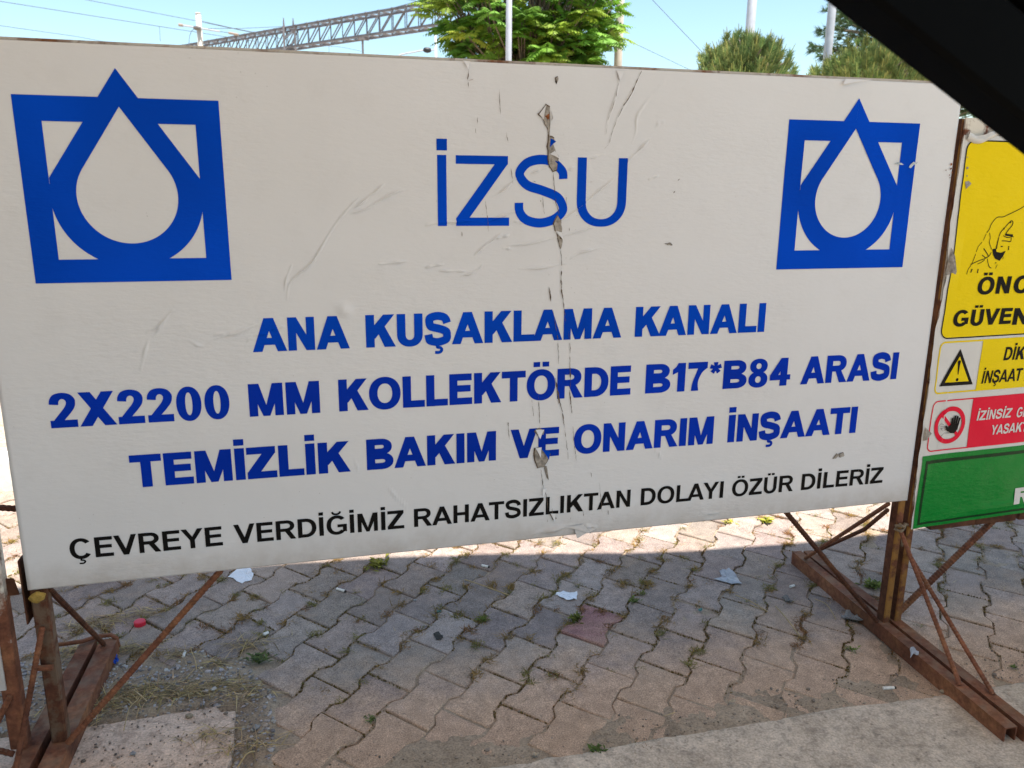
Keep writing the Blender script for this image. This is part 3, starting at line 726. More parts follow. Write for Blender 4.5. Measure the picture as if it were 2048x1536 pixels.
hp = [poly(*hd((290,1130),(318,1100),(398,1110),(385,1170),(345,1215),(300,1215),(270,1190),(262,1165))), stroke(hd((275,1185),(255,1145),(246,1130)), .0075, .005)]
for a_, b_ in (((318,1120),(328,1035)), ((342,1110),(362,1008)), ((365,1112),(388,1010)), ((384,1125),(412,1030))):
    hp.append(stroke(hd(a_, b_), .0062, .0056))
yput('hand_symbol', hp, 'black', .0040, 0)
th_ = .0008
yput('line_drawing', [stroke(hd(*l), th_) for l in ([(165,1190),(165,1140),(190,1108),(215,1110),(228,1135),(225,1160)], [(185,1140),(218,1142)], [(188,1160),(205,1190),(250,1172)], [(190,1160),(215,1165)], [(185,1255),(225,1215),(300,1213)])], 'black', .0034, 0)
# pointing hand drawn in black line on the yellow field
hn = lambda *pp: [yb(z9(*p)) for p in pp]
S9 = lambda wd_, *pp, w2=None: stroke(smooth(hn(*pp), 5), wd_, w2)
sk = [S9(.0016, (430,760),(445,710),(480,655),(520,550)), S9(.0014, (525,530),(545,480),(585,430)), S9(.0013, (598,412),(625,345)), S9(.0018, (630,335),(655,300),(680,240),(735,178),(800,172),(860,145),(960,95),(1030,50),(1100,10)),
      S9(.0016, (660,335),(668,390),(660,430),(685,505)), S9(.0018, (470,660),(540,625),(610,600),(660,570),(680,535)), S9(.0022, (600,495),(635,545),(650,575)), S9(.002, (585,562),(620,590),(640,585)), S9(.0016, (540,655),(590,630),(612,610)), S9(.0018, (640,600),(650,650),(665,685),(685,697)),
      S9(.0038, (735,500),(745,440),(758,380), w2=.0022), S9(.0022, (758,375),(775,330),(810,290),(840,255),(868,225),(885,212),(898,225),(890,260),(850,310),(825,350)), S9(.0050, (822,352),(850,358),(900,362)), S9(.0016, (800,365),(850,385),(890,375),(910,378)), S9(.002, (790,418),(840,420),(878,425),(885,385)),
      S9(.0025, (780,475),(800,475)), S9(.0025, (855,512),(862,470)), S9(.0014, (800,605),(808,580)), S9(.0025, (725,645),(735,640)), S9(.0014, (728,702),(745,660)), S9(.0030, (470,742),(485,705)), S9(.0030, (540,748),(548,705)), S9(.003, (812,300),(805,285)), S9(.0030, (868,235),(880,222))]
sk.append(poly(*hn((692,505),(730,495),(735,530),(780,540),(830,520),(800,580),(768,622),(720,600),(700,560))))
yput('line_drawing', sk, 'black', .0028, 0)
def ywords(nm, mt, t, off, *ws, sl=0.0):
    pcs = []
    for txt, pl, pr, pt_ in ws:
        a = yb(pl); b = yb(pr); c = yb(pt_); pcs += word(txt, a[0], b[0], (a[1]), c[1]-a[1], t, sl)
    return yput(nm, pcs, mt, off, 0)
ywords('lettering', 'black', .25, .0030, ('ÖN', z9(527,968), z9(862,960), z9(735,785)), ('C', z9(897,956), z9(1062,945), z9(905,778)), sl=.04)
ywords('lettering', 'black', .25, .0030, ('GÜVE', z9(275,1297), z9(872,1285), z9(300,1130)), ('N', z9(890,1278), z9(1050,1270), z9(905,1108)), sl=.04)
ywords('lettering', 'black', .22, .0030, ('Dİ', z8b(922,357), z8b(1052,352), z8b(940,200)), ('KK', z8b(1068,350), z8b(1275,343), z8b(1085,195)), sl=.10)
ywords('lettering', 'black', .20, .0030, ('İNŞAAT', z8b(668,632), z8b(1130,603), z8b(690,482)), ('A', z8b(1172,600), z8b(1262,596), z8b(1195,450)), sl=.10)
ywords('lettering', 'grey_white', .21, .0030, ('İZİNSİZ', z8b(612,1068), z8b(1010,1034), z8b(632,955)), ('GİR', z8b(1072,1030), z8b(1245,1015), z8b(1085,915)), sl=.12)
ywords('lettering', 'grey_white', .21, .0030, ('YASAKT', z8b(768,1235), z8b(1195,1200), z8b(765,1125)), ('I', z8b(1198,1198), z8b(1215,1197), z8b(1200,1095)), sl=.12)
ywords('lettering', 'grey_white', .30, .0030, ('R', z6(942,1222), z6(1062,1212), z6(948,1115)))
# torn and curled film
def yflap(pts, mt='under'):
    mb_ = MB(); mb_.add([Y3(x, z, o) for x, z, o in pts], [tuple(range(len(pts)))]); 
    return mb_
r_ = MB(); n = 14; rows = []
for i in range(n+1):
    t = i/n; x = .0 + .11*t; zz = 1.262 - .010*math.sin(t*5) + (.014*t)
    for k in range(6):
        q = math.pi*(k/5)*.85; wv = .004*noise.noise(Vector((x*60, k*.6, 1))); rows.append(Y3(x, zz - .009*math.cos(q) + .010*(1-t) + wv, .004 + .006*math.sin(q) + wv))
r_.add(rows, [(i*6+k, i*6+k+1, (i+1)*6+k+1, (i+1)*6+k) for i in range(n) for k in range(5)]); r_.build('film_flap', M['grey_white'], warn, smooth=True)
mb = MB(); mb.add([Y3(*p) for p in ((-.004,1.02,.004),(.004,1.00,.010),(.010,.965,.016),(.006,.958,.018),(.0,.962,.012),(-.008,.955,.006),(-.012,.94,.004),(-.008,.98,.003))], [(0,1,2,3),(0,3,4,7),(7,4,5,6)]); mb.build('film_flap', M['under'], warn)
mb = MB(); mb.add([Y3(*p) for p in ((-.004,.58,.004),(.012,.565,.011),(.0,.548,.010),(-.006,.545,.004))], [(0,1,2,3)]); mb.build('film_flap', M['under'], warn)
hp = [poly(*ragged([yb(z5r(*p)) for p in ((362,1105),(420,1085),(460,1130),(380,1215))], .0008, 3)), poly(*[yb(z5r(*p)) for p in ((385,1000),(410,1010),(390,1030))]), poly(*[yb(z5r(*p)) for p in ((385,880),(420,870),(415,905),(390,910))]), poly(*[yb(z5r(*p)) for p in ((395,720),(418,722),(400,740))])]
yput('bare_patch', hp, 'under', .0033, 0)
YW = (YO.x, .006)
post(2.016, 2.037, .004, .034, FT, 1.308, 'rust_yellow', warn)
mb = MB(); mb.box((2.0155, .0025, .325), (2.0362, .0042, 1.30)); 
foot((2.000, -.435, 0), (2.046, .436, 0), 'rust', warn)
rod([onY(z7(1310,205), .03), Vector((2.036, .02, FT+.012))], .0085, 'rust', warn)
rod([Vector((2.026, .0, .235)), onZ(z7(1275,1150), FT+.002)], .0055, 'rust', warn)
mb = MB()
for i, (a, b) in enumerate(((.06,.20),(.21,.34),(.36,.62))):
    mb.box((2.03+a, .004+a*.05, .292-.004*i), (2.03+b, .03+a*.05, .313))
mb.build('bottom_rail', M['rust_dark'], warn)
q = MB(); c = onY(z10(440, 455), -.004)
q.tube([c+Vector((-.012,.004,.002)), c+Vector((-.004,-.006,.006)), c+Vector((.008,-.006,.002)), c+Vector((.016,.004,.004)), c+Vector((.028,.006,.0))], .0042, 6); q.tube([c+Vector((-.012,.006,-.006)), c+Vector((-.002,-.008,-.010)), c+Vector((.01,-.003,-.004)), c+Vector((.002,-.01,.004)), c+Vector((-.008,-.004,.010))], .0036, 6)
q.tube([c+Vector((-.002,-.006,-.004)), c+Vector((.002,-.010,-.030)), c+Vector((.006,-.008,-.05))], .003, 6)
tag(q.build('wire_tie', M['wire'], smooth=True), 'twisted wire tied round the two posts under the right corner of the white board', 'wire')
# ================================================================== neighbouring board at the left edge
zc = Z(0, 1100, 3.524); zg = Z(0, 780, 4.654)
left = empty('white_board', (-.06, 0, 0), 'white board with a rusty flaking post, cut off by the left photo edge', 'board')
pr_ = onY(zc(135, 1000), .0).x
xl = onY(zc(140, 1000), 0.0).x
post(xl-.034, xl-.002, .002, .032, FT, 1.05, 'rust_white', left)
mb = MB(); xe = onY(zc(45, 980), -.004).x; zb2 = onY(zc(45, 985), -.004).z
mb.box((xe-1.2, -.006, zb2), (xe, -.002, zb2+1.0)); mb.build('panel', M['white'], left)
mb = MB(); a = onY(zc(40, 205), .02); b = onY(zc(135, 315), .02)
mb.add([a, onY(zc(98, 200), .018), b, onY(zc(42, 325), .02), a+Vector((0,.004,0)), onY(zc(98,200),.022), b+Vector((0,.004,0)), onY(zc(42,325),.024)], [(0,1,2,3),(7,6,5,4),(0,4,5,1),(1,5,6,2),(2,6,7,3),(3,7,4,0)]); mb.build('bracket', M['rust_dark'], left)
foot((-.052, -.36, 0), (-.018, .41, 0), 'rust', left, .034)
rod([onY(zc(70, 1030), -.004), onY(zc(-40, 1260), -.004)], .006, 'rust', left)
rod([onZ(zc(100, 1440), .03), onZ(zc(-60, 1400), .05)], .006, 'rust', left)
rod([onY(zg(160, 1105), .03), onY(zg(-200, 1080), .03)], .006, 'rust_dark', left)
# ================================================================== ground
def pip(p, poly_):
    x, y = p; c = False; n = len(poly_)
    for i in range(n):
        x1, y1 = poly_[i]; x2, y2 = poly_[(i+1) % n]
        if (y1 > y) != (y2 > y) and x < (x2-x1)*(y-y1)/(y2-y1)+x1: c = not c
    return c
def fbm(x, y, s, sd=0.0, o=3):
    v = 0; a = 1; t = 0
    for i in range(o): v += a*noise.noise(Vector((x*s, y*s, sd+i*7.1))); t += a; a *= .5; s *= 2.1
    return v/t
def groundmat(name, c1, c2, c3, sc=60, bd_=.004, speck=(.5, .5, .48), spk=.0):
    mm, N, L, P = mat(name); g = geo(N); P.inputs['Roughness'].default_value = .95; P.inputs['Specular IOR Level'].default_value = .15
    n1 = nz(N, L, 6, 7, .7, g); n2 = nz(N, L, sc, 6, .7, g); n3 = nz(N, L, sc*5, 3, .6, g)
    r = ramp(N, L, n1.outputs[0], [(.3, c1), (.5, c2), (.7, c3)]); r2 = ramp(N, L, n2.outputs[0], [(.3, .78), (.7, 1.16)]); r3 = ramp(N, L, n3.outputs[0], [(.3, .66), (.5, 1.0), (.7, 1.28)])
    c = mix(N, L, 1.0, r.outputs[0], r2.outputs[0], 'MULTIPLY'); c = mix(N, L, 1.0, c, r3.outputs[0], 'MULTIPLY')
    L.new(c, P.inputs['Base Color']); x = bump(N, L, P, n2.outputs[0], .6, bd_); bump(N, L, P, n3.outputs[0], .5, bd_*.4, x)
    return mm
M['sand'] = groundmat('sandy_ground', (.34,.28,.21), (.42,.35,.27), (.30,.25,.18), 12, .01)
M['soil'] = groundmat('dry_soil', (.235,.180,.130), (.32,.25,.18), (.39,.31,.23), 45, .004)
M['kerb'] = groundmat('rough_concrete', (.41,.345,.275), (.46,.39,.315), (.50,.43,.35), 35, .004)
def weathered(name, lo, hi, pit):                      # worn cast concrete: mottled, pitted, stained
    mm, N, L, P = mat(name); g = geo(N); P.inputs['Roughness'].default_value = .95; P.inputs['Specular IOR Level'].default_value = .12
    a = nz(N, L, 7, 8, .72, g, .8); b = nz(N, L, 38, 7, .7, g, .5); c_ = nz(N, L, 190, 3, .6, g)
    r = ramp(N, L, a.outputs[0], [(.34, lo), (.62, hi)]); rb = ramp(N, L, b.outputs[0], [(.32, .58), (.5, 1.0), (.70, 1.15)]); rc_ = ramp(N, L, c_.outputs[0], [(.3, .72), (.7, 1.22)])
    c = mix(N, L, 1.0, r.outputs[0], rb.outputs[0], 'MULTIPLY'); c = mix(N, L, 1.0, c, rc_.outputs[0], 'MULTIPLY')
    vo = N.new('ShaderNodeTexVoronoi'); vo.inputs['Scale'].default_value = 48; vo.inputs['Randomness'].default_value = 1; L.new(g, vo.inputs['Vector'])
    sg = N.new('ShaderNodeSeparateColor'); L.new(vo.outputs['Color'], sg.inputs[0]); t = ramp(N, L, sg.outputs[0], [(.62, 0), (.7, 1)]); s = ramp(N, L, vo.outputs['Distance'], [(.06, .8), (.22, 0)])
    mu = N.new('ShaderNodeMath'); mu.operation = 'MULTIPLY'; L.new(s.outputs[0], mu.inputs[0]); L.new(t.outputs[0], mu.inputs[1]); c = mix(N, L, mu.outputs[0], c, pit)
    L.new(c, P.inputs['Base Color']); x = bump(N, L, P, b.outputs[0], .7, .005); bump(N, L, P, c_.outputs[0], .5, .0015, x); return mm
M['slab'] = weathered('concrete_slab', (.50,.365,.275), (.66,.50,.385), (.22,.16,.115))
M['kerb'] = weathered('rough_concrete', (.42,.345,.27), (.61,.51,.41), (.17,.135,.105))
def pavermat():
    mm, N, L, P = mat('paver_concrete'); g = geo(N); P.inputs['Roughness'].default_value = .9; P.inputs['Specular IOR Level'].default_value = .2
    at = N.new('ShaderNodeAttribute'); at.attribute_name = 'tint'
    n1 = nz(N, L, 4, 6, .6, g); n2 = nz(N, L, 320, 3, .6, g); n3 = nz(N, L, 26, 6, .65, g)
    r1 = ramp(N, L, n1.outputs[0], [(.3, (.265,.215,.188)), (.7, (.340,.270,.226))])
    r2 = ramp(N, L, n2.outputs[0], [(.28, .50), (.5, .98), (.72, 1.5)]); r3 = ramp(N, L, n3.outputs[0], [(.25, .70), (.65, 1.14)])
    c = mix(N, L, 1.0, r1.outputs[0], at.outputs['Color'], 'MULTIPLY')
    # dry dust near the kerb, its tan strengthened to stand in for warm bounce light
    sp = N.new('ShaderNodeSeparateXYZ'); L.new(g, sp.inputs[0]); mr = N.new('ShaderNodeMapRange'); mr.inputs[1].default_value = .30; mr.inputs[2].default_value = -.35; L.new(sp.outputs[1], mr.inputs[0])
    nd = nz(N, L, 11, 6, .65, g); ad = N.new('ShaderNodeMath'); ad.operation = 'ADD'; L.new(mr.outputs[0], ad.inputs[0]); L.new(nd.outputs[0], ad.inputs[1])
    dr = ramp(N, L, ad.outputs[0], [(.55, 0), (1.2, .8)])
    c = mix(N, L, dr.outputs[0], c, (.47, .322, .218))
    c = mix(N, L, 1.0, c, r2.outputs[0], 'MULTIPLY'); c = mix(N, L, 1.0, c, r3.outputs[0], 'MULTIPLY')
    vo = N.new('ShaderNodeTexVoronoi'); vo.inputs['Scale'].default_value = 130; L.new(g, vo.inputs['Vector'])
    s = ramp(N, L, vo.outputs['Distance'], [(.0, .8), (.10, 0)]); sg = N.new('ShaderNodeSeparateColor'); L.new(vo.outputs['Color'], sg.inputs[0])
    t = ramp(N, L, sg.outputs[0], [(.70, 0), (.78, 1)]); mu = N.new('ShaderNodeMath'); mu.operation = 'MULTIPLY'; L.new(s.outputs[0], mu.inputs[0]); L.new(t.outputs[0], mu.inputs[1])
    c = mix(N, L, mu.outputs[0], c, (.62, .60, .58))
    t2 = ramp(N, L, sg.outputs[1], [(.80, 0), (.86, 1)]); mu2 = N.new('ShaderNodeMath'); mu2.operation = 'MULTIPLY'; L.new(s.outputs[0], mu2.inputs[0]); L.new(t2.outputs[0], mu2.inputs[1])
    c = mix(N, L, mu2.outputs[0], c, (.06, .05, .045))
    # a few dark oily spots
    no = nz(N, L, 7.5, 5, .5, g, 1.5); do = ramp(N, L, no.outputs[0], [(.735, 0), (.76, .6)]); c = mix(N, L, do.outputs[0], c, (.07, .068, .066))
    L.new(c, P.inputs['Base Color']); x = bump(N, L, P, n2.outputs[0], .6, .0012); bump(N, L, P, n3.outputs[0], .4, .002, x)
    return mm
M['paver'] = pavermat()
q = MB(); q.add([(-400,-400,-.030),(400,-400,-.030),(400,600,-.030),(-400,600,-.030)], [(0,1,2,3)]); tag(q.build('ground', M['sand']), kind='structure')
GP = [tuple(onZ(z8(*p)).xy) for p in ((540,860),(900,900),(1060,900),(1150,830),(1260,800),(1390,880),(1540,830),(1610,960),(1738,1090),(1738,1300),(1738,1536),(380,1650),(-100,1650),(-100,880))]
u = Vector((.113, .131)).normalized(); vv = (Vector((.1335, -.022)) - Vector((.113, .131))*.5).normalized()
PL, PC = .173, .1150; P0 = Vector((1.260, .2475))
mb = MB(); pr = random.Random(5); PAV = []
half = [(.0636,-.0840),(.0638,-.0555),(.0462,-.0310),(.0462,.0310),(.0638,.0555),(.0636,.0840)]
for i in range(-30, 31):
    for j in range(-26, 27):
        c = P0 + vv*(PC*i) + u*(PL*(j + (.5 if i % 2 else 0)))
        if not (-1.6 < c.x < 4.2 and -.30 < c.y < 1.95): continue
        if pip((c.x, c.y), GP) or (c.x < .36 and c.y < .16): continue
        if c.x > 3.2 and c.y < 0: pass
        PAV.append(c)
        pink = (i == 0 and j == 0)
        g = pr.uniform(.78, 1.13); tint = (g*pr.uniform(.97,1.05), g, g*pr.uniform(.95,1.04))
        if pink: tint = (1.0, .64, .69)
        rot = pr.gauss(0, .006); dz = pr.gauss(0, .0016) + .001*noise.noise(Vector((c.x*2, c.y*2, 0))); tx, ty = pr.gauss(0, .013), pr.gauss(0, .013); ox, oy = pr.gauss(0, .0012), pr.gauss(0, .0012)
        loop = [(a, b) for a, b in half] + [(-a, b) for a, b in reversed(half)]
        fine = []
        for k, (a, b) in enumerate(loop):
            a2, b2 = loop[(k+1) % len(loop)]; m_ = max(1, int(math.hypot(a2-a, b2-b)/.012))
            for e in range(m_): fine.append((a+(a2-a)*e/m_, b+(b2-b)*e/m_))
        rings = []
        for ins, z in ((0, -.035), (0, -.0042), (.0014, -.0011), (.0036, 0)):
            r_ = []
            for k, (a, b) in enumerate(fine):
                f_ = 1 - ins/.055; jt = .0007*noise.noise(Vector((c.x*40+a*90, c.y*40+b*90, z*80)))
                a_, b_ = a*f_ + jt + ox, b*(1-ins/.075) + jt + oy
                p2 = c + vv*(a_*math.cos(rot)-b_*math.sin(rot)) + u*(a_*math.sin(rot)+b_*math.cos(rot))
                r_.append((p2.x, p2.y, z + dz + a_*tx + b_*ty))
            rings.append(r_)
        n = len(fine); v = sum(rings, []); f = [(q_*n+k, q_*n+(k+1) % n, (q_+1)*n+(k+1) % n, (q_+1)*n+k) for q_ in range(3) for k in range(n)]
        f = [t[::-1] for t in f]; f.append(tuple(range(3*n, 4*n))[::-1])
        mb.add(v, f, tint)
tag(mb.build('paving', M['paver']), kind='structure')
def soilh(x, y):
    h = -.0052 + .0036*fbm(x, y, 9, 1.0) + .002*fbm(x, y, 40, 4.0)
    e = min(1, max(0, (-.09 - y)/.12)) * min(1, max(0, (x-.28)/.12)) * min(1, max(0, (2.05-x)/.25))
    h += .0074*e + .007*e*fbm(x, y, 6, 9.0) + .003*e*fbm(x, y, 30, 5.0)
    if x < .40 and y < .125: return min(h, -.004) - .016*min(1, max(0, (.40-x)/.06))*min(1, max(0, (.125-y)/.02))
    if pip((x, y), GP): h += .006 + .012*max(0, fbm(x, y, 26, 3.0)) + .004*fbm(x, y, 70, 8.0)
    return h
xs = [-1.6 + 5.8*i/640 for i in range(641)]; ys = [-.32 + .80*i/110 for i in range(111)] + [.49 + .03*i for i in range(52)]
q = MB(); q.add([(x, y, soilh(x, y)) for y in ys for x in xs], [(j*641+i, j*641+i+1, (j+1)*641+i+1, (j+1)*641+i) for j in range(len(ys)-1) for i in range(640)])
tag(q.build('soil', M['soil'], smooth=True), kind='structure')
# rough concrete strip in front and the loose slab at the left
def edgesheet(name, mt, xs_, yf, y1, z, amp, zs=.0):
    mb_ = MB(); rows = []
    yy = [0, .004, .012, .03, .06, .12, .25, .5, 1]
    for k, t in enumerate(yy):
        for x in xs_:
            ye = yf(x); y = ye + (y1-ye)*t; zz = z + amp*fbm(x, y, 14, 2.0, 4) - (.006 if k == 0 else .0015 if k == 1 else 0)
            rows.append((x, y, zz))
    n = len(xs_); low = [(x, yf(x)+.001, -.03) for x in xs_]
    mb_.add(low + rows, [(j*n+i+1, j*n+i, (j+1)*n+i, (j+1)*n+i+1) for j in range(len(yy)) for i in range(n-1)])
    return tag(mb_.build(name, M[mt], smooth=True), kind='structure')
kx = [-2 + .012*i for i in range(584)]
edgesheet('concrete_kerb', 'kerb', kx, lambda x: -.231 - .02*min(1, max(0, (x-1.75)/.2)) + .006*fbm(x, 0, 6, 1.0) + .003*fbm(x, 0, 40, 2.0), -3.2, .006, .0025)
sx_ = [-.34 + .01*i for i in range(70)]
q = MB(); ol = ragged([(-.6,.10),(-.32,.116),(.02,.110),(.1,.108),(.20,.113),(.305,.116),(.318,.09),(.348,.088),(.352,-.02),(.345,-.12),(.35,-.25),(-.6,-.25)], .003, 4, 6)
n = len(ol); q.add([(x, y, -.03) for x, y in ol] + [(x, y, -.004) for x, y in ol] + [(x*.985+.0, y-.004, -.0005) for x, y in ol], [(k, (k+1) % n, n+(k+1) % n, n+k) for k in range(n)] + [(n+k, n+(k+1) % n, 2*n+(k+1) % n, 2*n+k) for k in range(n)] + [tuple(range(2*n, 3*n))])
tag(q.build('concrete_slab', M['slab']), kind='structure')
M['whitekerb'] = flat('whitewashed_kerb', (.72,.70,.66), .8, .2, .12, 30, .003)
q = MB(); ya = onZ(zg(0, 925)).y
for i in range(9): q.obox((-3.2+i*.81, ya+.03, .055), (-2.4+i*.81, ya+.03, .055), .12, .15, bev=.015)
tag(q.build('kerb', M['whitekerb']), kind='structure')
# loose chippings in the broken place, dry straw, joint weeds : uncountable
M['chips'] = tinted('stone_chips', (.31,.29,.275), .9)
q = MB(); r = random.Random(3); k = 0
while k < 1300:
    x, y = r.uniform(-.6, .50), r.uniform(-.1, .47)
    ingp = pip((x, y), GP)
    if not ingp or (y < .12 and x < .35): continue
    k += 1; s = r.uniform(.0016, .0050) * (1.7 if r.random() < .06 else 1); g = r.uniform(.5, 1.5)
    q.blob((x, y, soilh(x, y)+s*.25), (s*r.uniform(.7,1.3), s, s*.6), k, 3, .5, (g, g*r.uniform(.95,1), g*r.uniform(.9,1.05)))
r = random.Random(77)
for k in range(900):                                   # grit swept against the kerb and off the slab
    x, y = r.uniform(-.1, 2.3), -.235 + abs(r.gauss(0, .055))
    if r.random() < .3: x, y = r.uniform(.0, .42), r.uniform(-.12, .13)
    s = r.uniform(.0010, .0030) * (1.8 if r.random() < .05 else 1); g = r.uniform(.35, 1.1)
    q.blob((x, y, max(.0005, soilh(x, y))+s*.3), (s*r.uniform(.7,1.4), s, s*.6), k, 3, .5, (g*1.05, g*.9, g*.75))
tag(q.build('stone_chippings', M['chips']), 'pale stone chippings in the gap where pavers are missing', 'gravel', kind='stuff')
M['straw'] = tinted('dry_grass', (.44,.355,.205), .8, .25)
def blade(mb_, base, dirv, L_, wd_, droop, col, n=3):
    base = Vector(base); d = Vector(dirv).normalized(); s = d.cross(Vector((0,0,1)));
    if s.length < .1: s = Vector((1,0,0))
    s.normalize(); v = []
    for i in range(n+1):
        t = i/n; p = base + d*(L_*t) + Vector((0,0,-droop*L_*t*t)); k = wd_*(1-t*.85)/2
        if p.z < .001: p.z = .001 + .001*t
        v += [p - s*k, p + s*k]
    mb_.add(v, [(2*i, 2*i+1, 2*i+3, 2*i+2) for i in range(n)], col)
def strawcol(r): 
    g = r.uniform(.35, 1.45); return (g, g*r.uniform(.82, 1.0), g*r.uniform(.6, 1.0))
q = MB(); r = random.Random(8)
hay = [(z8(560,820),.05,60),(z8(620,1180),.05,110),(z8(780,1110),.055,150),(z8(900,1050),.05,130),(z8(1050,1080),.05,120),(z8(1250,1050),.05,110),(z8(1420,1040),.045,90),(z8(1530,1080),.04,60),(z8(840,790),.03,60),(z8(1560,760),.028,50),(z8(1130,820),.02,40),(z8(1380,880),.02,40),(z8(480,800),.03,60),(z8(1340,1330),.035,40),(z8(1560,1400),.04,40),(z8(540,640),.035,45),(z8(700,600),.04,45),(z8(870,560),.035,40)]
for px, sp_, n in hay:
    c = onZ(px)
    for k in range(int(n*1.5)):
        a = r.uniform(0, 6.28); p = (c.x + r.gauss(0, sp_), c.y + r.gauss(0, sp_*.35), r.uniform(.001, .010))
        blade(q, p, (math.cos(a), math.sin(a)*.6, r.uniform(-.02, .35)), r.uniform(.018, .070), r.uniform(.0012, .0030), r.uniform(.1,.6), strawcol(r))
for k in range(200):                                   # scattered bits
    x, y = r.uniform(-.1, 2.9), r.uniform(-.26, .75)
    if y < .1 and r.random() < .3: continue
    a = r.uniform(0, 6.28); blade(q, (x, y, .003), (math.cos(a), math.sin(a), .03), r.uniform(.008, .035), r.uniform(.0008, .0017), .05, strawcol(r), 2)
tag(q.build('dry_straw', M['straw']), 'dry straw and dead grass strewn between the board stands', 'straw', kind='stuff')
M['weed'] = tinted('joint_weed', (.19,.15,.065), .8, .25)
q = MB(); r = random.Random(21)
for c in PAV:
    if c.y < -.05 and r.random() < .6: continue
    for k in range(8):
        e = r.choice([(-.057,.044),(-.057,-.044),(.057,.044),(.057,-.044),(0,.0865),(0,-.0865),(.049,0),(-.049,0)])
        p = c + vv*(e[0]+r.gauss(0,.004)) + u*(e[1]+r.gauss(0,.010))
        dens = .62 + 1.2*noise.noise(Vector((p.x*1.8, p.y*1.8, 3))) + (.25 if p.y > .25 else -.18) - (.35 if p.y < 0 else 0)
        if abs(e[0]) < .01: dens -= .18
        if r.random() > dens: continue
        big = r.random() < .35; hue = r.random()
        col0 = (1.35, 1.02, .62) if hue < .50 else ((1.0, 1.08, .6) if hue < .80 else (1.15, .68, .52))
        for m_ in range(r.randint(20, 44) if big else r.randint(8, 18)):
            a = r.uniform(0, 6.28); g = r.uniform(.5, 1.35)
            blade(q, (p.x+r.gauss(0,.009), p.y+r.gauss(0,.009), -.004), (math.cos(a), math.sin(a), r.uniform(.1, 1.3)), r.uniform(.007, .032 if big else .018), r.uniform(.0013, .0030), r.uniform(.0, .6), tuple(g*k_ for k_ in col0))
        # moss crumbs
        for m_ in range(4): 
            s = r.uniform(.001, .0028); q.blob((p.x+r.gauss(0,.006), p.y+r.gauss(0,.006), -.003), (s, s, s*.6), m_, 2, .4, (.9, .75, .6))
for c in PAV:                                          # thin moss line along the joints
    for e0, e1 in (((.067,-.085),(.067,-.056)),((.067,-.056),(.0485,-.031)),((.0485,-.031),(.0485,.031)),((.0485,.031),(.067,.056)),((.067,.056),(.067,.085)),((.065,.0866),(-.065,.0866))):
        L_ = math.hypot(e1[0]-e0[0], e1[1]-e0[1])
        for k in range(int(L_/.0035)):
            t_ = r.random(); p = c + vv*(e0[0]+(e1[0]-e0[0])*t_) + u*(e0[1]+(e1[1]-e0[1])*t_)
            if noise.noise(Vector((p.x*4.5, p.y*4.5, 6))) + .12 < r.uniform(-.1, .5): continue
            s = r.uniform(.0012, .0030); g = r.uniform(.5, 1.1); x_, y_ = p.x+r.gauss(0,.0016), p.y+r.gauss(0,.0016)
            q.add([(x_-s,y_,-.003),(x_,y_-s,-.003),(x_+s,y_,-.003),(x_,y_+s,-.003),(x_,y_,s*.7)], [(0,1,4),(1,2,4),(2,3,4),(3,0,4)], (g*1.0, g*.88, g*.7))
tag(q.build('joint_weeds', M['weed']), 'dry weeds and moss growing in the paver joints', 'weeds', kind='stuff')
# separate green plants
M['leaf'] = tinted('weed_leaf', (.150,.175,.050), .6, .3)
def sprout(px, rad, n, label, col=(1,1,1), hgt=1.0, seed=0):
    r = random.Random(seed); c = onZ(px); mb_ = MB()
    for k in range(n):
        a = r.uniform(0, 6.28); d = abs(r.gauss(0, .55)); p = Vector((c.x+math.cos(a)*d*rad*.6, c.y+math.sin(a)*d*rad*.6, r.uniform(0, .25)*rad*hgt))
        g = r.uniform(.6, 1.4); a2 = r.uniform(0, 6.28); dv = Vector((math.cos(a2), math.sin(a2), r.uniform(.1, 1.0)*hgt)).normalized(); s = dv.cross(Vector((0,0,1))).normalized(); L_ = rad*r.uniform(.3, .7); wd_ = L_*r.uniform(.25, .4)
        mb_.add([p, p+dv*L_*.5+s*wd_*.5+Vector((0,0,.1*L_)), p+dv*L_, p+dv*L_*.5-s*wd_*.5+Vector((0,0,.1*L_))], [(0,1,2),(0,2,3)], (g*col[0], g*col[1], g*col[2]))
    return tag(mb_.build('weed_plant', M['leaf']), label, 'weed', 'green weeds between the pavers')
c2 = Z(500, 1000, 2.865); c3 = Z(1000, 1000, 2.865)
sprout(z7(640,590), .045, 70, 'bright green weed growing behind the right posts of the white board', (1.2,1.25,.9), .8, 1)
sprout(z8(1640,860), .040, 60, 'dark green weed at the edge of the broken paving left of centre', (.7,.8,.9), .7, 2)
sprout(c3(435,690), .036, 60, 'yellowish green weed touching the corner of the pink paver', (1.1,1.0,.6), .8, 3)
sprout(c3(765,585), .026, 40, 'small green weed in a joint right of the pink paver, further back', (.9,1.0,.7), .6, 4)
sprout(c3(820,540), .022, 30, 'tiny olive weed in a joint up and right of the pink paver', (.9,.9,.6), .6, 14)
sprout(c3(560,1440), .026, 45, 'small green weed at the front edge next to the concrete kerb', (.7,.95,.7), .5, 5)
sprout(c2(690,1262), .020, 36, 'small green weed in a joint in the warm toned foreground pavers', (.8,1.0,.7), .5, 6)
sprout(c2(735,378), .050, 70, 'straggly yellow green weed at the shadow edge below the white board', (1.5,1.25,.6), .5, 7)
sprout(c2(1335,690), .025, 40, 'small green weed near a twig, left of the white scrap of paper', (.9,1.0,.6), .6, 8)
sprout(c3(1525,125), .045, 60, 'sunlit yellow green weed under the right end of the white board', (2.2,1.9,.8), .5, 9)
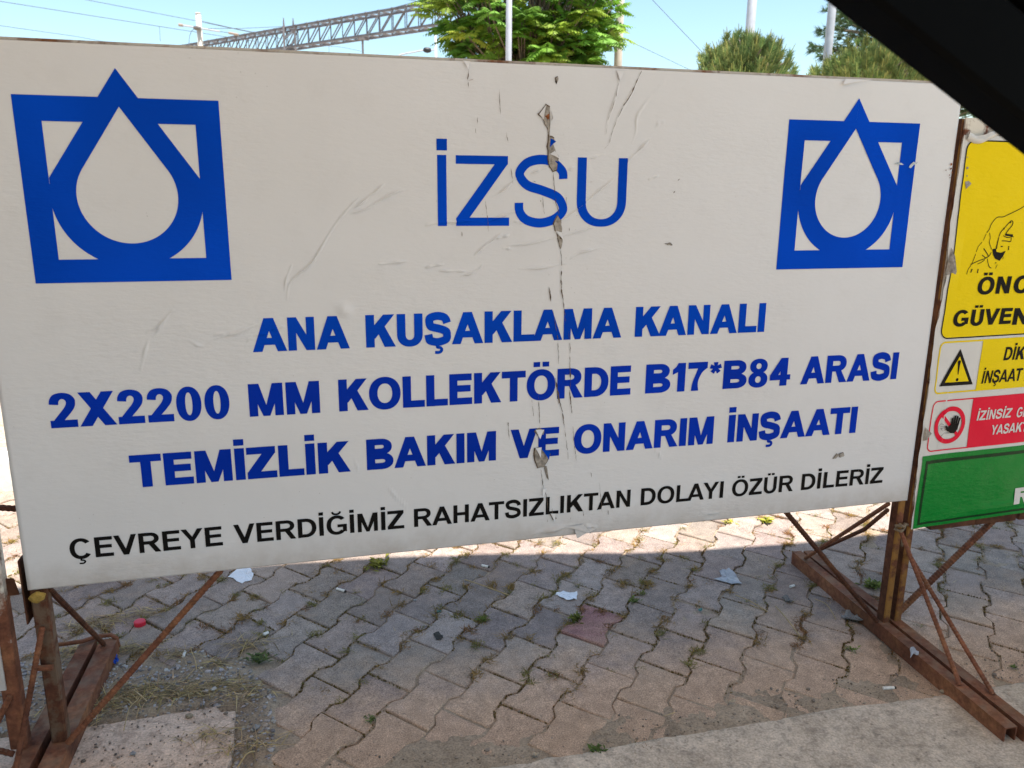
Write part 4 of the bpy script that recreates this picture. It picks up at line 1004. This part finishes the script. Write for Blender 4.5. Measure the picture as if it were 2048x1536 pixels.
sprout(c3(1320,135), .035, 46, 'pale sunlit weed under the white board left of the brace rod', (2.4,1.9,.9), .5, 10)
sprout(z7(1380,1010), .018, 30, 'small green weed beside the right foot tubes', (.8,1.0,.7), .6, 11)
sprout(z7(540,925), .022, 30, 'small grassy weed left of the right foot tubes', (1.0,1.2,.7), 1.0, 12)
# litter
def sheetlet(name, pts, mt, label, cat, z=.003, curl=.004, seed=1):
    P_ = [onZ(p, z) for p in ragged(pts, 1.6, seed+40, 3)]; c = sum(P_, Vector())/len(P_); r = random.Random(seed)
    n = len(P_); mid = [c.lerp(p, r.uniform(.42,.66)) + Vector((0,0,r.uniform(-.2, 1)*curl*.8)) for p in P_]; out = [p + Vector((0,0,r.uniform(-.3,1)*curl)) for p in P_]
    mb_ = MB(); top = [c] + mid + out; k = len(top); bot = [p - Vector((0,0,.0012)) for p in top]
    f = [(0, 1+i, 1+(i+1) % n) for i in range(n)] + [(1+i, 1+n+i, 1+n+(i+1) % n, 1+(i+1) % n) for i in range(n)]
    mb_.add(top+bot, f + [tuple(k+j for j in t[::-1]) for t in f] + [(1+n+i, k+1+n+i, k+1+n+(i+1) % n, 1+n+(i+1) % n) for i in range(n)])
    return tag(mb_.build(name, M[mt]), label, cat)
M['paper'] = flat('white_paper', (.74,.76,.80), .7, .2, .08, 60)
M['plastic'] = flat('dull_plastic_film', (.34,.34,.36), .35, .5, .25, 60)
M['leafdry'] = flat('grey_leaf', (.20,.19,.18), .8, .2, .4, 90)
M['redcap'] = flat('red_plastic', (.62,.02,.045), .4, .4, .05, 20)
M['butt'] = flat('cigarette_paper', (.70,.67,.62), .8, .2, .15, 120)
M['ash'] = flat('burnt_tip', (.05,.045,.04), .9, .1, .5, 120)
M['stone'] = flat('pebble_stone', (.26,.21,.15), .9, .2, .35, 80, .001)
M['stone_grey'] = flat('grey_stone', (.22,.22,.225), .9, .2, .3, 80, .001)
M['bluebit'] = flat('blue_plastic', (.01,.07,.45), .5, .4, .3, 60)
M['greenbit'] = flat('green_glass', (.01,.10,.08), .3, .5, .3, 60)
M['chipwood'] = flat('dry_wood_chip', (.36,.29,.21), .9, .1, .3, 90)
sheetlet('paper_scrap', [z8(*p) for p in ((1440,325),(1500,280),(1580,270),(1590,290),(1602,305),(1592,345),(1530,367))], 'paper', 'clean white paper scrap lying just below the bottom edge of the white board', 'paper')
sheetlet('paper_scrap', [c3(*p) for p in ((318,542),(345,527),(400,532),(442,528),(440,570),(395,573),(350,560))], 'paper', 'small torn white paper scrap lying behind the pink paver', 'paper', seed=2)
sheetlet('plastic_scrap', [c3(*p) for p in ((1225,455),(1275,437),(1258,410),(1310,395),(1350,430),(1388,486),(1300,476))], 'plastic', 'grey crumpled plastic scrap on the shaded pavers left of the right stand', 'plastic', .002, .005, 3)
sheetlet('dry_leaf', [z7(*p) for p in ((475,738),(520,722),(560,745),(592,775),(520,762))], 'leafdry', 'curled grey leaf lying left of the right foot tubes', 'leaf', .006, .012, 4)
sheetlet('plastic_scrap', [z7(*p) for p in ((838,912),(858,905),(884,925),(880,940),(852,938),(840,958))], 'plastic', 'wrinkled pale grey plastic scrap lying on the right foot tube', 'plastic', FT+.003, .003, 5)
sheetlet('dry_leaf', [z7(*p) for p in ((165,640),(200,636),(222,665),(195,668))], 'leafdry', 'dark curled leaf on the shaded pavers near the right stand', 'leaf', .004, .010, 6)
sheetlet('tar_spot', [c2(*p) for p in ((1050,765),(1080,752),(1105,775),(1095,800),(1065,795))], 'ash', 'flat black spot stuck on a paver in the middle', 'spot', .0035, .0005, 7)
q = MB(); c = onZ(z8(885,632)); rr = .0145
pts = []; nn = 28
for z_, k in ((.0, 1.0), (.0095, 1.0), (.0115, .93), (.0118, 0.6)):
    for i in range(nn): 
        k2 = k*(1.03 if (i % 2 and k == 1.0) else 1); pts.append((c.x+rr*k2*math.cos(6.2832*i/nn), c.y+rr*k2*math.sin(6.2832*i/nn), z_+.001))
q.add(pts, [(j*nn+i, j*nn+(i+1) % nn, (j+1)*nn+(i+1) % nn, (j+1)*nn+i) for j in range(3) for i in range(nn)] + [tuple(range(3*nn, 4*nn))])
tag(q.build('bottle_cap', M['redcap']), 'red plastic bottle cap lying on a paver at the left', 'bottle cap')
def butt(a, b, label):
    A, B = onZ(a, .005), onZ(b, .005); d = (B-A); q_ = MB(); e = empty('cigarette_butt', A, label, 'cigarette butt', 'cigarette butts on the paving')
    q_.tube([A, A+d*.3, A+d*.85], .0037, 10); q_.build('filter', M['butt'], e, smooth=False)
    q_ = MB(); q_.tube([A+d*.851, A+d], [.0037, .0026], 10); q_.build('burnt_tip', M['ash'], e)
butt(z7(697,1117), z7(765,1114), 'long white cigarette butt beside the kerb left of the right foot tubes')
butt(c2(1328,374), c2(1372,384), 'cigarette butt at the sunlit shadow edge under the middle of the white board')
butt(c2(497,508), c2(552,525), 'cigarette butt lying right of the clean white paper scrap')
butt(c2(76,770), c2(108,757), 'short cigarette butt lying by the joint below the white paper scrap')
butt(z8(1158,832), z8(1172,793), 'cigarette butt standing out in the chippings by the left stand')
butt(z8(1668,692), z8(1700,676), 'cigarette butt on the dark pavers above the green weed at left')
butt(z7(210,585), z7(236,578), 'cigarette butt left of the far end of the right foot tubes')
def stone(px, s, mt, label, seed): 
    c = onZ(px); q_ = MB(); q_.blob((c.x, c.y, s*.45), (s, s*.8, s*.6), seed, 7, .5); tag(q_.build('pebble', M[mt], smooth=True), label, 'pebble', 'pebbles')
stone(z8(1195,1215), .0085, 'stone', 'brown pebble on the pale concrete slab', 1)
stone(z8(840,1450), .006, 'stone_grey', 'grey pebble on the front of the pale concrete slab', 2)
stone(z8(1620,1285), .008, 'stone_grey', 'grey pebble in the dirt right of the pale concrete slab', 3)
stone(z7(1010,1140), .008, 'stone', 'pale pebble against the right foot tube at the kerb', 4)
stone(c2(945,578), .005, 'stone_grey', 'small grey pebble on the pavers under the middle of the board', 5)
sheetlet('wood_chip', [c3(*p) for p in ((178,1458),(200,1445),(222,1452),(215,1467),(190,1468))], 'chipwood', 'pale wood chip in the foreground dirt left of the kerb', 'wood chip', .008, .002, 8)
sheetlet('wood_chip', [c3(*p) for p in ((1295,1160),(1345,1143),(1352,1150),(1310,1167))], 'chipwood', 'thin pale wood chip in the dirt near the kerb', 'wood chip', .008, .003, 9)
sheetlet('plastic_scrap', [z8(*p) for p in ((715,835),(735,820),(752,850),(738,872),(712,868))], 'bluebit', 'bright blue plastic scrap beside the left foot tubes', 'plastic', .008, .006, 10)
sheetlet('glass_shard', [c3(*p) for p in ((1135,622),(1155,618),(1160,630),(1142,634))], 'greenbit', 'green glass shard on the pavers right of the pink paver', 'glass', .003, .001, 11)
sheetlet('glass_shard', [c2(*p) for p in ((1070,635),(1095,630),(1092,643),(1075,645))], 'greenbit', 'green glass shard on the dark pavers in the middle', 'glass', .003, .001, 12)
def stalk(pts, label, r_=.0011, h=.012):
    q_ = MB(); P_ = [onZ(p, .003) for p in pts]; P_ = [tuple(p + Vector((0,0,h*math.sin(math.pi*i/(len(P_)-1))))) for i, p in enumerate(P_)]
    q_.tube(smooth(P_, 5), r_, 5); q_.c = [(1.1,1,.9)]*len(q_.f); tag(q_.build('dry_stalk', M['straw']), label, 'stalk', 'dry grass stalks')
stalk([z8(890,1070),z8(868,1130),z8(825,1180),z8(800,1250),z8(782,1300)], 'long bent straw stalk reaching onto the concrete slab')
stalk([z8(840,1040),z8(860,1060),z8(890,1095)], 'short forked straw stalk above the concrete slab')
stalk([z8(1205,770),z8(1212,820),z8(1236,880),z8(1243,925)], 'upright pale straw stalk on the chippings')
stalk([c3(1350,545),c3(1430,600),c3(1535,640)], 'straw stalk bridging two pavers left of the right stand', .0013)
stalk([c3(1580,610),c3(1630,690),c3(1719,780)], 'brown dry stalk left of the right foot tubes, nearest of two', .0016)
stalk([z7(0,680),z7(90,715)], 'thin grey stalk on the shaded pavers left of the right stand')
stalk([c2(1230,455),c2(1330,510),c2(1485,545)], 'brown twig across the shaded pavers under the middle of the board', .0016)
stalk([z8(1500,1535),z8(1560,1480),z8(1610,1430)], 'pale straw stalk in the foreground dirt', .0018)
stalk([z7(340,650),z7(400,700),z7(450,755)], 'thin straw stalk leaning beside the far half of the right foot tube')
# ================================================================== background beyond the board
M['concrete'] = flat('pole_concrete', (.56,.50,.43), .9, .2, .15, 6, .004)
M['galv'] = flat('galvanised_steel', (.40,.42,.46), .5, .5, .15, 8)
M['galv2'] = flat('pale_painted_steel', (.50,.52,.58), .5, .4, .1, 8)
M['truss'] = flat('weathered_truss_steel', (.145,.138,.15), .7, .4, .35, 3)
M['cable'] = flat('dark_cable', (.10,.11,.13), .7, .2, .1, 3)
M['insul'] = flat('brown_insulator', (.30,.24,.20), .5, .5, .2, 20)
M['lampblack'] = flat('black_lamp_housing', (.02,.02,.025), .5, .4, .2, 20)
M['bark'] = groundmat('tree_bark', (.16,.12,.09), (.20,.155,.12), (.13,.10,.075), 14, .01)
def pole(name, px_top, depth, wpx, mt, label, top=None, taper=.75, par_cat='pole', extra=3.0):
    """round pole: a measured point near the top of the frame fixes where it stands"""
    p = far(px_top, depth); r = wpx/FPX*depth/2; zt = p.z + extra if top is None else p.z
    e = empty(name, (p.x, p.y, 0), label, par_cat)
    q = MB(); q.tube([(p.x, p.y, -.1), (p.x, p.y, zt*.5), (p.x, p.y, zt)], [r*1.25, r*1.1, r], 16); q.build('shaft', M[mt], e, smooth=True)
    q = MB(); q.tube([(p.x, p.y, zt), (p.x, p.y, zt+.03)], [r*1.15, r*.8], 12); q.build('cap', M[mt], e)
    q = MB(); q.box((p.x-r*2, p.y-r*2, -.05), (p.x+r*2, p.y+r*2, .12)); q.build('base', M['concrete'], e)
    return e, p, r
pole('street_pole', (1018, 20), 9.0, 11, 'galv2', 'slim pale grey pole standing in front of the leafy tree')
pole('street_pole', (1240, 20), 12.6, 14.5, 'concrete', 'cream coloured concrete pole at the right side of the leafy tree')
pole('street_pole', (1503, 20), 13.0, 17, 'galv2', 'pale grey pole rising behind the left pine bush')
pole('street_pole', (1662, 40), 10.2, 15, 'galv', 'grey pole between the two pine bushes and the black bar')
# railway mast with cross arms, at the left
e, p, r_ = pole('railway_mast', (396, 27), 34.0, 10, 'concrete', 'white concrete railway mast with cross arms left of the lattice gantry', top=True)
z2 = Z(350, 0, 3.724)
q = MB(); q.tube([far(z2(30,184), 34), far(z2(335,235), 34)], .035, 8); q.build('cross_arm', M['galv'], e)
q = MB(); q.tube([far(z2(400,244), 34), far(z2(472,258), 34)], .05, 8); q.build('insulator', M['insul'], e)
q = MB(); q.tube([far(z2(335,235), 34), far(z2(400,244), 34)], .012, 6); q.build('link_wire', M['cable'], e)
q = MB(); q.tube([far(z2(28,184), 34), far(z2(60,189), 34)], .06, 8); q.build('insulator', M['insul'], e)
q = MB(); q.tube([far(z2(*s_), 34) for s_ in ((150,212),(125,228),(108,270),(104,330),(104,420))], .012, 5); q.build('earth_wire', M['cable'], e)
q = MB(); q.tube([far(z2(168,205), 34), far(z2(168,216), 34)], .17, 12); q.build('clamp_band', M['truss'], e)
# lattice gantry over the tracks
LR = far((862, 50), 35.5); LL = far((580, 93.5), 41.5); zc_ = (LR.z+LL.z)/2; LR.z = LL.z = zc_
dirg = (LR-LL).normalized(); nrm = Vector((-dirg.y, dirg.x, 0))
A0 = LL - dirg*16; A1 = LR + dirg*9; HG = .93; WG = .75
e = empty('gantry', ((LL.x+LR.x)/2, (LL.y+LR.y)/2, 0), 'grey steel lattice gantry spanning the railway behind the white board', 'gantry')
L_ = (A1-A0).length; npan = 40
for zo, wo in ((0,0),(0,WG),(HG,0),(HG,WG)):
    q = MB(); q.obox(A0+nrm*wo+Vector((0,0,zo)), A1+nrm*wo+Vector((0,0,zo)), .09, .09); q.build('chord', M['truss'], e)
q = MB(); dg = MB()
for i in range(npan+1):
    a = A0 + dirg*(L_*i/npan); b = A0 + dirg*(L_*(i+1)/npan)
    for wo in (0, WG):
        q.obox(a+nrm*wo+Vector((0,0,.04)), a+nrm*wo+Vector((0,0,HG-.04)), .04, .04, Vector((1,0,0)))
        if i < npan: dg.obox(a+nrm*wo+Vector((0,0,.04)), b+nrm*wo+Vector((0,0,HG-.04)), .055, .055, Vector((0,1,0)))
    for zo in (0, HG):
        q.obox(a+nrm*.04+Vector((0,0,zo)), a+nrm*(WG-.04)+Vector((0,0,zo)), .05, .05)
        if i < npan: dg.obox(a+nrm*.04+Vector((0,0,zo+.01)), b+nrm*(WG-.04)+Vector((0,0,zo+.01)), .04, .04)
    q.obox(a+nrm*-.02+Vector((-.08,0,HG+.02)), a+nrm*.1+Vector((.08,0,HG+.02)), .22, .05)
q.build('strut_set', M['truss'], e); dg.build('diagonal_set', M['truss'], e)
def mast(px, depth, e_, nm):
    p_ = far(px, depth); w_ = .55; q_ = MB(); zt = p_.z
    for dx in (-w_/2, w_/2):
        for dy in (-w_/2, w_/2): q_.obox((p_.x+dx, p_.y+dy, 0), (p_.x+dx, p_.y+dy, zt), .10, .10, Vector((1,0,0)))
    k = 0
    while k*.55 < zt-.5:
        for dy in (-w_/2, w_/2): q_.obox((p_.x-w_/2, p_.y+dy, k*.55), (p_.x+w_/2, p_.y+dy, k*.55+.5), .05, .05, Vector((0,1,0)))
        for dx in (-w_/2, w_/2): q_.obox((p_.x+dx, p_.y-w_/2, k*.55), (p_.x+dx, p_.y+w_/2, k*.55+.5), .05, .05, Vector((1,0,0)))
        k += 1
    for dx in (-.25, .22): q_.tube([(p_.x+dx, p_.y, zt), (p_.x+dx, p_.y, zt+.45)], [.06, .02], 8)
    q_.build(nm, M['truss'], e_)
mast((578, 55), 41.6, e, 'lattice_mast')
for px_ in ((730, 74),):
    q = MB(); a = far((727, 74), 38.6); q.box((a.x-.28, a.y-.1, a.z-.14), (a.x+.24, a.y+.1, a.z+.05)); q.tube([a+Vector((-.05,0,-.1)), a+Vector((-.05,0,-1.6))], .05, 8); q.build('dropper', M['truss'], e)
# lamp with a slanting arm and the thin post beside it
e = empty('street_lamp', tuple(far((790, 365), 22)*1)[0:2] + (0,), 'black street lamp head on a slanting arm at the left of the leafy tree', 'street lamp')
a = far(z2(1690,404), 22); b = far(z2(1850,374), 22); c_ = far(z2(1908,372), 22)
q = MB(); q.tube([(a.x-.5, a.y, 0), (a.x-.5, a.y, a.z-.25), tuple(a), tuple(b)], .022, 8); q.build('arm', M['galv'], e)
q = MB(); d = (c_-b); mid = b + d*.5; q.blob(mid, (d.length*.56, .07, .075), 2, 8, .1); q.build('lamp_head', M['lampblack'], e, smooth=True)
q = MB(); q.tube([tuple(b+d*.95), tuple(b+d*1.5)], .02, 6); q.build('tip', M['galv'], e)
pole('street_pole', (871, 60), 24.0, 5, 'galv', 'thin grey post beside the black lamp head', top=None, extra=.0)
# overhead wires
def wire(label, pts, r=.010, sag=0.0):
    P_ = [far(p, d) for p, d in pts]; out = []
    for a, b in zip(P_[:-1], P_[1:]):
        for i in range(10):
            t = i/10; out.append(a.lerp(b, t) - Vector((0,0,sag*4*t*(1-t))))
    out.append(P_[-1]); q_ = MB(); q_.tube(out, r, 5); tag(q_.build('overhead_wire', M['cable']), label, 'wire', 'overhead wires')
z1 = Z(0, 0, 4.0)
wire('upper overhead wire running from the top edge down past the concrete mast', [((60,-27),34),(z1(700,0),35),(z1(1560,165),37),(z1(2300,320),40)], .012)
wire('overhead wire starting at the upper left corner and passing behind the concrete mast', [((-60,-8),30),(z1(0,10),30),(z1(1280,212),34),(z1(2100,340),38)], .012)
wire('lowest overhead wire at the far left just above the board', [((-60,45),30),(z1(0,205),30),(z1(600,290),33),(z1(900,345),36)], .010)
wire('thin hanger wire dropping from the overhead line at left', [(z1(1275,212),34),(z1(1283,330),34)], .010)
wire('nearly level wire between the concrete mast and the gantry', [(z2(190,212),34.2),(z2(480,212),36),(z2(800,198),40)], .012)
wire('wire slanting from the mast to the gantry', [(z2(190,155),34.2),(z2(420,208),36),(z2(640,250),40)], .012)
wire('wire rising to the right above the gantry', [(z2(1430,110),36.5),(z2(1620,60),36),(z2(1820,5),35),(z2(1950,-30),35)], .014)
wire('wire sloping down above the right end of the gantry', [(z2(1690,-12),35),(z2(1880,25),35),(z2(2100,70),35)], .014)
wire('wire running down to the left pine bush from the top edge', [((1280,-35),16),((1305,0),16),((1410,110),16.5),((1460,165),17)], .006)
wire('wire slanting down right of the leafy tree', [((1210,55),17),((1265,85),17),((1370,135),17),((1450,172),17)], .005)
wire('faint thin wire below the gantry', [(z2(1050,335),30),(z2(1250,352),30),(z2(1400,385),30)], .007)
wire('thin upright wire under the gantry', [(z2(1145,270),36),(z2(1148,400),36)], .009)
# tree with feathered compound leaves
M['tree_leaf'] = tinted('tree_leaflet', (.175,.315,.040), .55, .38, .35, 3, .15)
def feather(mb_, base, d, L_, r, col):
    """one pinnate leaf: drooping rib with paired leaflets"""
    d = Vector(d).normalized(); pts = []; n = 9; p = Vector(base); dv = d.copy()
    for i in range(n+1):
        pts.append(p.copy()); p += dv*(L_/n); dv = (dv + Vector((0,0,-.085))).normalized()
    side = d.cross(Vector((0,0,1)))
    if side.length < .15: side = Vector((1,0,0))
    side.normalize()
    for i in range(1, n+1):
        t = i/n; ll = L_*.33*math.sin(math.pi*(.18+.74*t))*r.uniform(.85,1.15); ax = (pts[i]-pts[i-1]).normalized(); up = side.cross(ax).normalized()
        for s_ in (-1, 1):
            dd = (side*s_ + ax*.38 + Vector((0,0,-.55)) + up*r.uniform(-.15,.15)).normalized(); wv = dd.cross(up).normalized()*(ll*.235); b_ = pts[i]; k = r.uniform(.78,1.22)
            mb_.add([b_, b_+dd*ll*.35+wv, b_+dd*ll, b_+dd*ll*.4-wv], [(0,1,2),(0,2,3)], (col[0]*k, col[1]*k, col[2]*k))
def leafy(name, label, px_c, depth, rx, rz, zlow, n_tip, seed, leafL, mt='tree_leaf', dark=1.0):
    r = random.Random(seed); c = far(px_c, depth); e_ = empty(name, (c.x, c.y, 0), label, 'tree'); tr = MB(); cr_ = MB()
    base = Vector((c.x, c.y, -.1)); fork = Vector((c.x, c.y, max(.6, c.z-rz*.9)))
    tr.tube([base, (base+fork)/2, fork], [.11, .095, .08], 10)
    tips = []
    for k in range(n_tip):
        while True:
            v_ = Vector((r.uniform(-1,1), r.uniform(-1,1), r.uniform(-1,1)))
            if .35 < v_.length < 1: break
        q_ = v_.length; sh = 1 + .22*noise.noise(v_.normalized()*2.1 + Vector((seed,0,0)))
        p = c + Vector((v_.x*rx*sh, v_.y*rx*sh, v_.z*rz*sh)); 
        if p.z < zlow: p.z = zlow + r.uniform(0, .3)
        tips.append(p)
    for p in tips:
        mid = fork.lerp(p, .45) + Vector((0,0,-.10)) + Vector((r.gauss(0,.08), r.gauss(0,.08), 0))
        tr.tube(smooth([tuple(fork), tuple(mid), tuple(p)], 4), [.026*(1-.75*i/8) for i in range(9)], 5)
        out = (p - c); out.z *= .5; out.normalize(); hue = r.random(); g = r.uniform(.75, 1.2)*dark
        col = (g*(1.25 if hue < .25 else .9), g, g*(.9 if hue < .7 else 1.3))
        if r.random() < .03: col = (g*1.5, g*1.0, g*.9)
        for j in range(r.randint(7, 10)):
            a = r.uniform(0, 6.28); dv = Vector((math.cos(a), math.sin(a), r.uniform(-.15, .9))) + out*.5
            feather(cr_, p + Vector((r.gauss(0,.03), r.gauss(0,.03), r.gauss(0,.05))), dv, leafL*r.uniform(.6, 1.1), r, col)
    tr.build('trunk', M['bark'], e_, smooth=True); cr_.build('crown', M[mt], e_)
leafy('leafy_tree', 'bright green leafy tree with feathered leaves rising behind the middle of the white board', (1048, 22), 12.0, 1.36, 1.2, 2.55, 275, 4, .42)
# young pines : upright needle candles
M['needle'] = tinted('pine_needle', (.21,.25,.088), .6, .2, .3, 5, .15)
def pine(name, label, px_c, depth, rx, rz, n_sh, seed, col=(1,1,1), up=.9, cand=True, nl=.075, spread=1.0):
    r = random.Random(seed); c = far(px_c, depth); e_ = empty(name, (c.x, c.y, 0), label, 'pine'); tr = MB(); cr_ = MB()
    tr.tube([(c.x, c.y, -.1), (c.x, c.y, c.z*.6), (c.x, c.y, c.z+rz*.5)], [.07, .055, .02], 8)
    for k in range(n_sh):
        while True:
            v_ = Vector((r.uniform(-1,1), r.uniform(-1,1), r.uniform(-.8,1)))
            if .5 < v_.length < 1: break
        sh = 1 + .28*noise.noise(v_.normalized()*2.3 + Vector((seed*2.1, 0, 0)))
        p = c + Vector((v_.x*rx*sh, v_.y*rx*sh, v_.z*rz*sh)); d = (Vector((v_.x, v_.y, v_.z*.6))*.55*spread + Vector((0,0,up))).normalized(); L2 = r.uniform(.06, .12)
        if k % 3 == 0: tr.tube([tuple(Vector((c.x, c.y, p.z-.25))), tuple(p)], [.012, .006], 4)
        g = r.uniform(.65, 1.25); g2 = (col[0]*g*r.uniform(.85,1.2), col[1]*g, col[2]*g)
        a1 = d.orthogonal().normalized(); b1 = d.cross(a1)
        for m_ in range(52):
            t = r.uniform(0, .75); q_ = r.uniform(0, 6.28); o_ = a1*math.cos(q_)+b1*math.sin(q_); nd = (o_*.75 + d*r.uniform(.5, 1.2)).normalized(); b_ = p + d*(L2*t); s_ = nd.cross(o_.cross(d)+Vector((.01,0,0))).normalized()*.0038; ln_ = nl*r.uniform(.7, 1.2); k_ = r.uniform(.7, 1.3)
            cr_.add([b_-s_, b_+s_, b_+nd*ln_], [(0,1,2)], (g2[0]*k_, g2[1]*k_, g2[2]*k_))
        if cand: cr_.tube([tuple(p), tuple(p+d*L2), tuple(p+d*(L2+r.uniform(.02,.09)))], [.006, .006, .003], 4, (g2[0]*2.0, g2[1]*1.6, g2[2]*1.5), cap=False)
        else: cr_.tube([tuple(p-d*.05), tuple(p+d*L2)], [.006, .004], 4, (g2[0]*1.0, g2[1]*.7, g2[2]*.7), cap=False)
    tr.build('trunk', M['bark'], e_, smooth=True); cr_.build('crown', M['needle'], e_)
pine('pine_bush', 'young pine with upright light shoots, left of the grey pole between the bushes', (1487, 168), 9.0, .50, .46, 900, 3, (.86,1.0,.95))
pine('pine_bush', 'young pine with upright light shoots, right one next to the black bar', (1735, 186), 9.5, .68, .48, 1100, 6, (.92,1.0,.9))
pine('pine_tree', 'dark green tree partly hidden behind the black bar', (1855, 75), 11.5, 1.36, 1.35, 2000, 9, (.42,.62,.75), .15, False, .10, 1.8)
# ================================================================== black sloping bar close to the lens and an unseen cloth added to shade the place
def onN(p, y=-1.10): return onY(p, y)
b0 = onN((1650-796, -620)); b1 = onN((1650+796, 620)); dv = (b1-b0).normalized(); b1 = b0 + dv*((.10-b0.z)/dv.z); b0 = b0 + dv*((2.60-b0.z)/dv.z); yv = Vector((0,1,0)); up_ = dv.cross(yv).normalized()
if up_.z < 0: up_ = -up_
e = empty('sloping_bar', tuple((b0+b1)/2), 'black out of focus bar sloping across the upper right corner of the photo', 'bar')
def beam(o0, o1, w0, w1, y0, y1, mt, nm):
    q_ = MB(); a0 = b0 + up_*w0; a1 = b0 + up_*w1; e0 = b1 + up_*w0; e1 = b1 + up_*w1; bv = .004
    pf = [(w0, y0+bv), (w0+bv, y0), (w1-bv, y0), (w1, y0+bv), (w1, y1), (w0, y1)]; n = len(pf); v = []
    for bb in (b0, b1):
        for w_, y_ in pf: v.append(bb + up_*w_ + yv*y_)
    q_.add(v, [(i, (i+1) % n, n+(i+1) % n, n+i) for i in range(n)] + [tuple(range(n))[::-1], tuple(range(n, 2*n))]); return q_.build(nm, M[mt], e)
beam(0, 0, 0, .055, -.035, 0, 'blackbar', 'lower_flange'); beam(0, 0, .056, .16, -.029, .012, 'blackbar2', 'web')
M['added_awning'], N, L, P = mat('added_shade_cloth')
P.inputs['Base Color'].default_value = (.60,.53,.44,1); P.inputs['Roughness'].default_value = .9
t = N.new('ShaderNodeBsdfTranslucent'); t.inputs[0].default_value = (.50,.41,.31,1); ms = N.new('ShaderNodeMixShader'); ms.inputs[0].default_value = .30  # translucent so the added cloth passes warm light to the ground in front
L.new(P.outputs[0], ms.inputs[1]); L.new(t.outputs[0], ms.inputs[2]); L.new(ms.outputs[0], N['Material Output'].inputs[0])
AH = 2.75; off = Vector((SUN.x, SUN.y))/SUN.z*AH
edge = [(-9.0,.77),(-7.0,.78),(-3.5,.80),(-1.2,.83),(.24,.813),(.645,.786),(1.115,.718),(1.589,.615),(2.11,.569),(2.714,.573),(3.12,.587)]
ed = smooth([(x+off.x, y+off.y) for x, y in edge], 8)
e = empty('added_awning', (-1.5, -2.6, 0), 'unseen pale cloth added overhead to shade the boards', 'added_awning')  # cloth roof put in out of view to cast the shade
q = MB(); n = len(ed); q.add([(x, y, AH) for x, y in ed] + [(x, -1.5 - max(0, 3.7-x)*.5, AH+.25) for x, y in ed], [(i, i+1, n+i+1, n+i) for i in range(n-1)]); q.build('cloth', M['added_awning'], e)
M['added_curtain'] = flat('added_side_cloth', (.10,.095,.09), .9, .1, .2, 8)  # dark hanging added out of view to darken the left of the white board
q = MB(); q.add([(-1.5+.03*math.sin(k*1.3), -.25-k*.2, z_) for z_ in (.25, AH) for k in range(20)], [(k, k+1, 21+k, 20+k) for k in range(19)]); q.build('added_side_curtain', M['added_curtain'], e)
for x, y in ((-6.0,-5.0),(3.3,-1.4),(-6.0,-1.2),(-2.6,-4.0)):  # supports for the added cloth roof
    q = MB(); q.tube([(x, y, -.03), (x, y, AH+.02)], .03, 12); q.build('post', M['galv'], e)
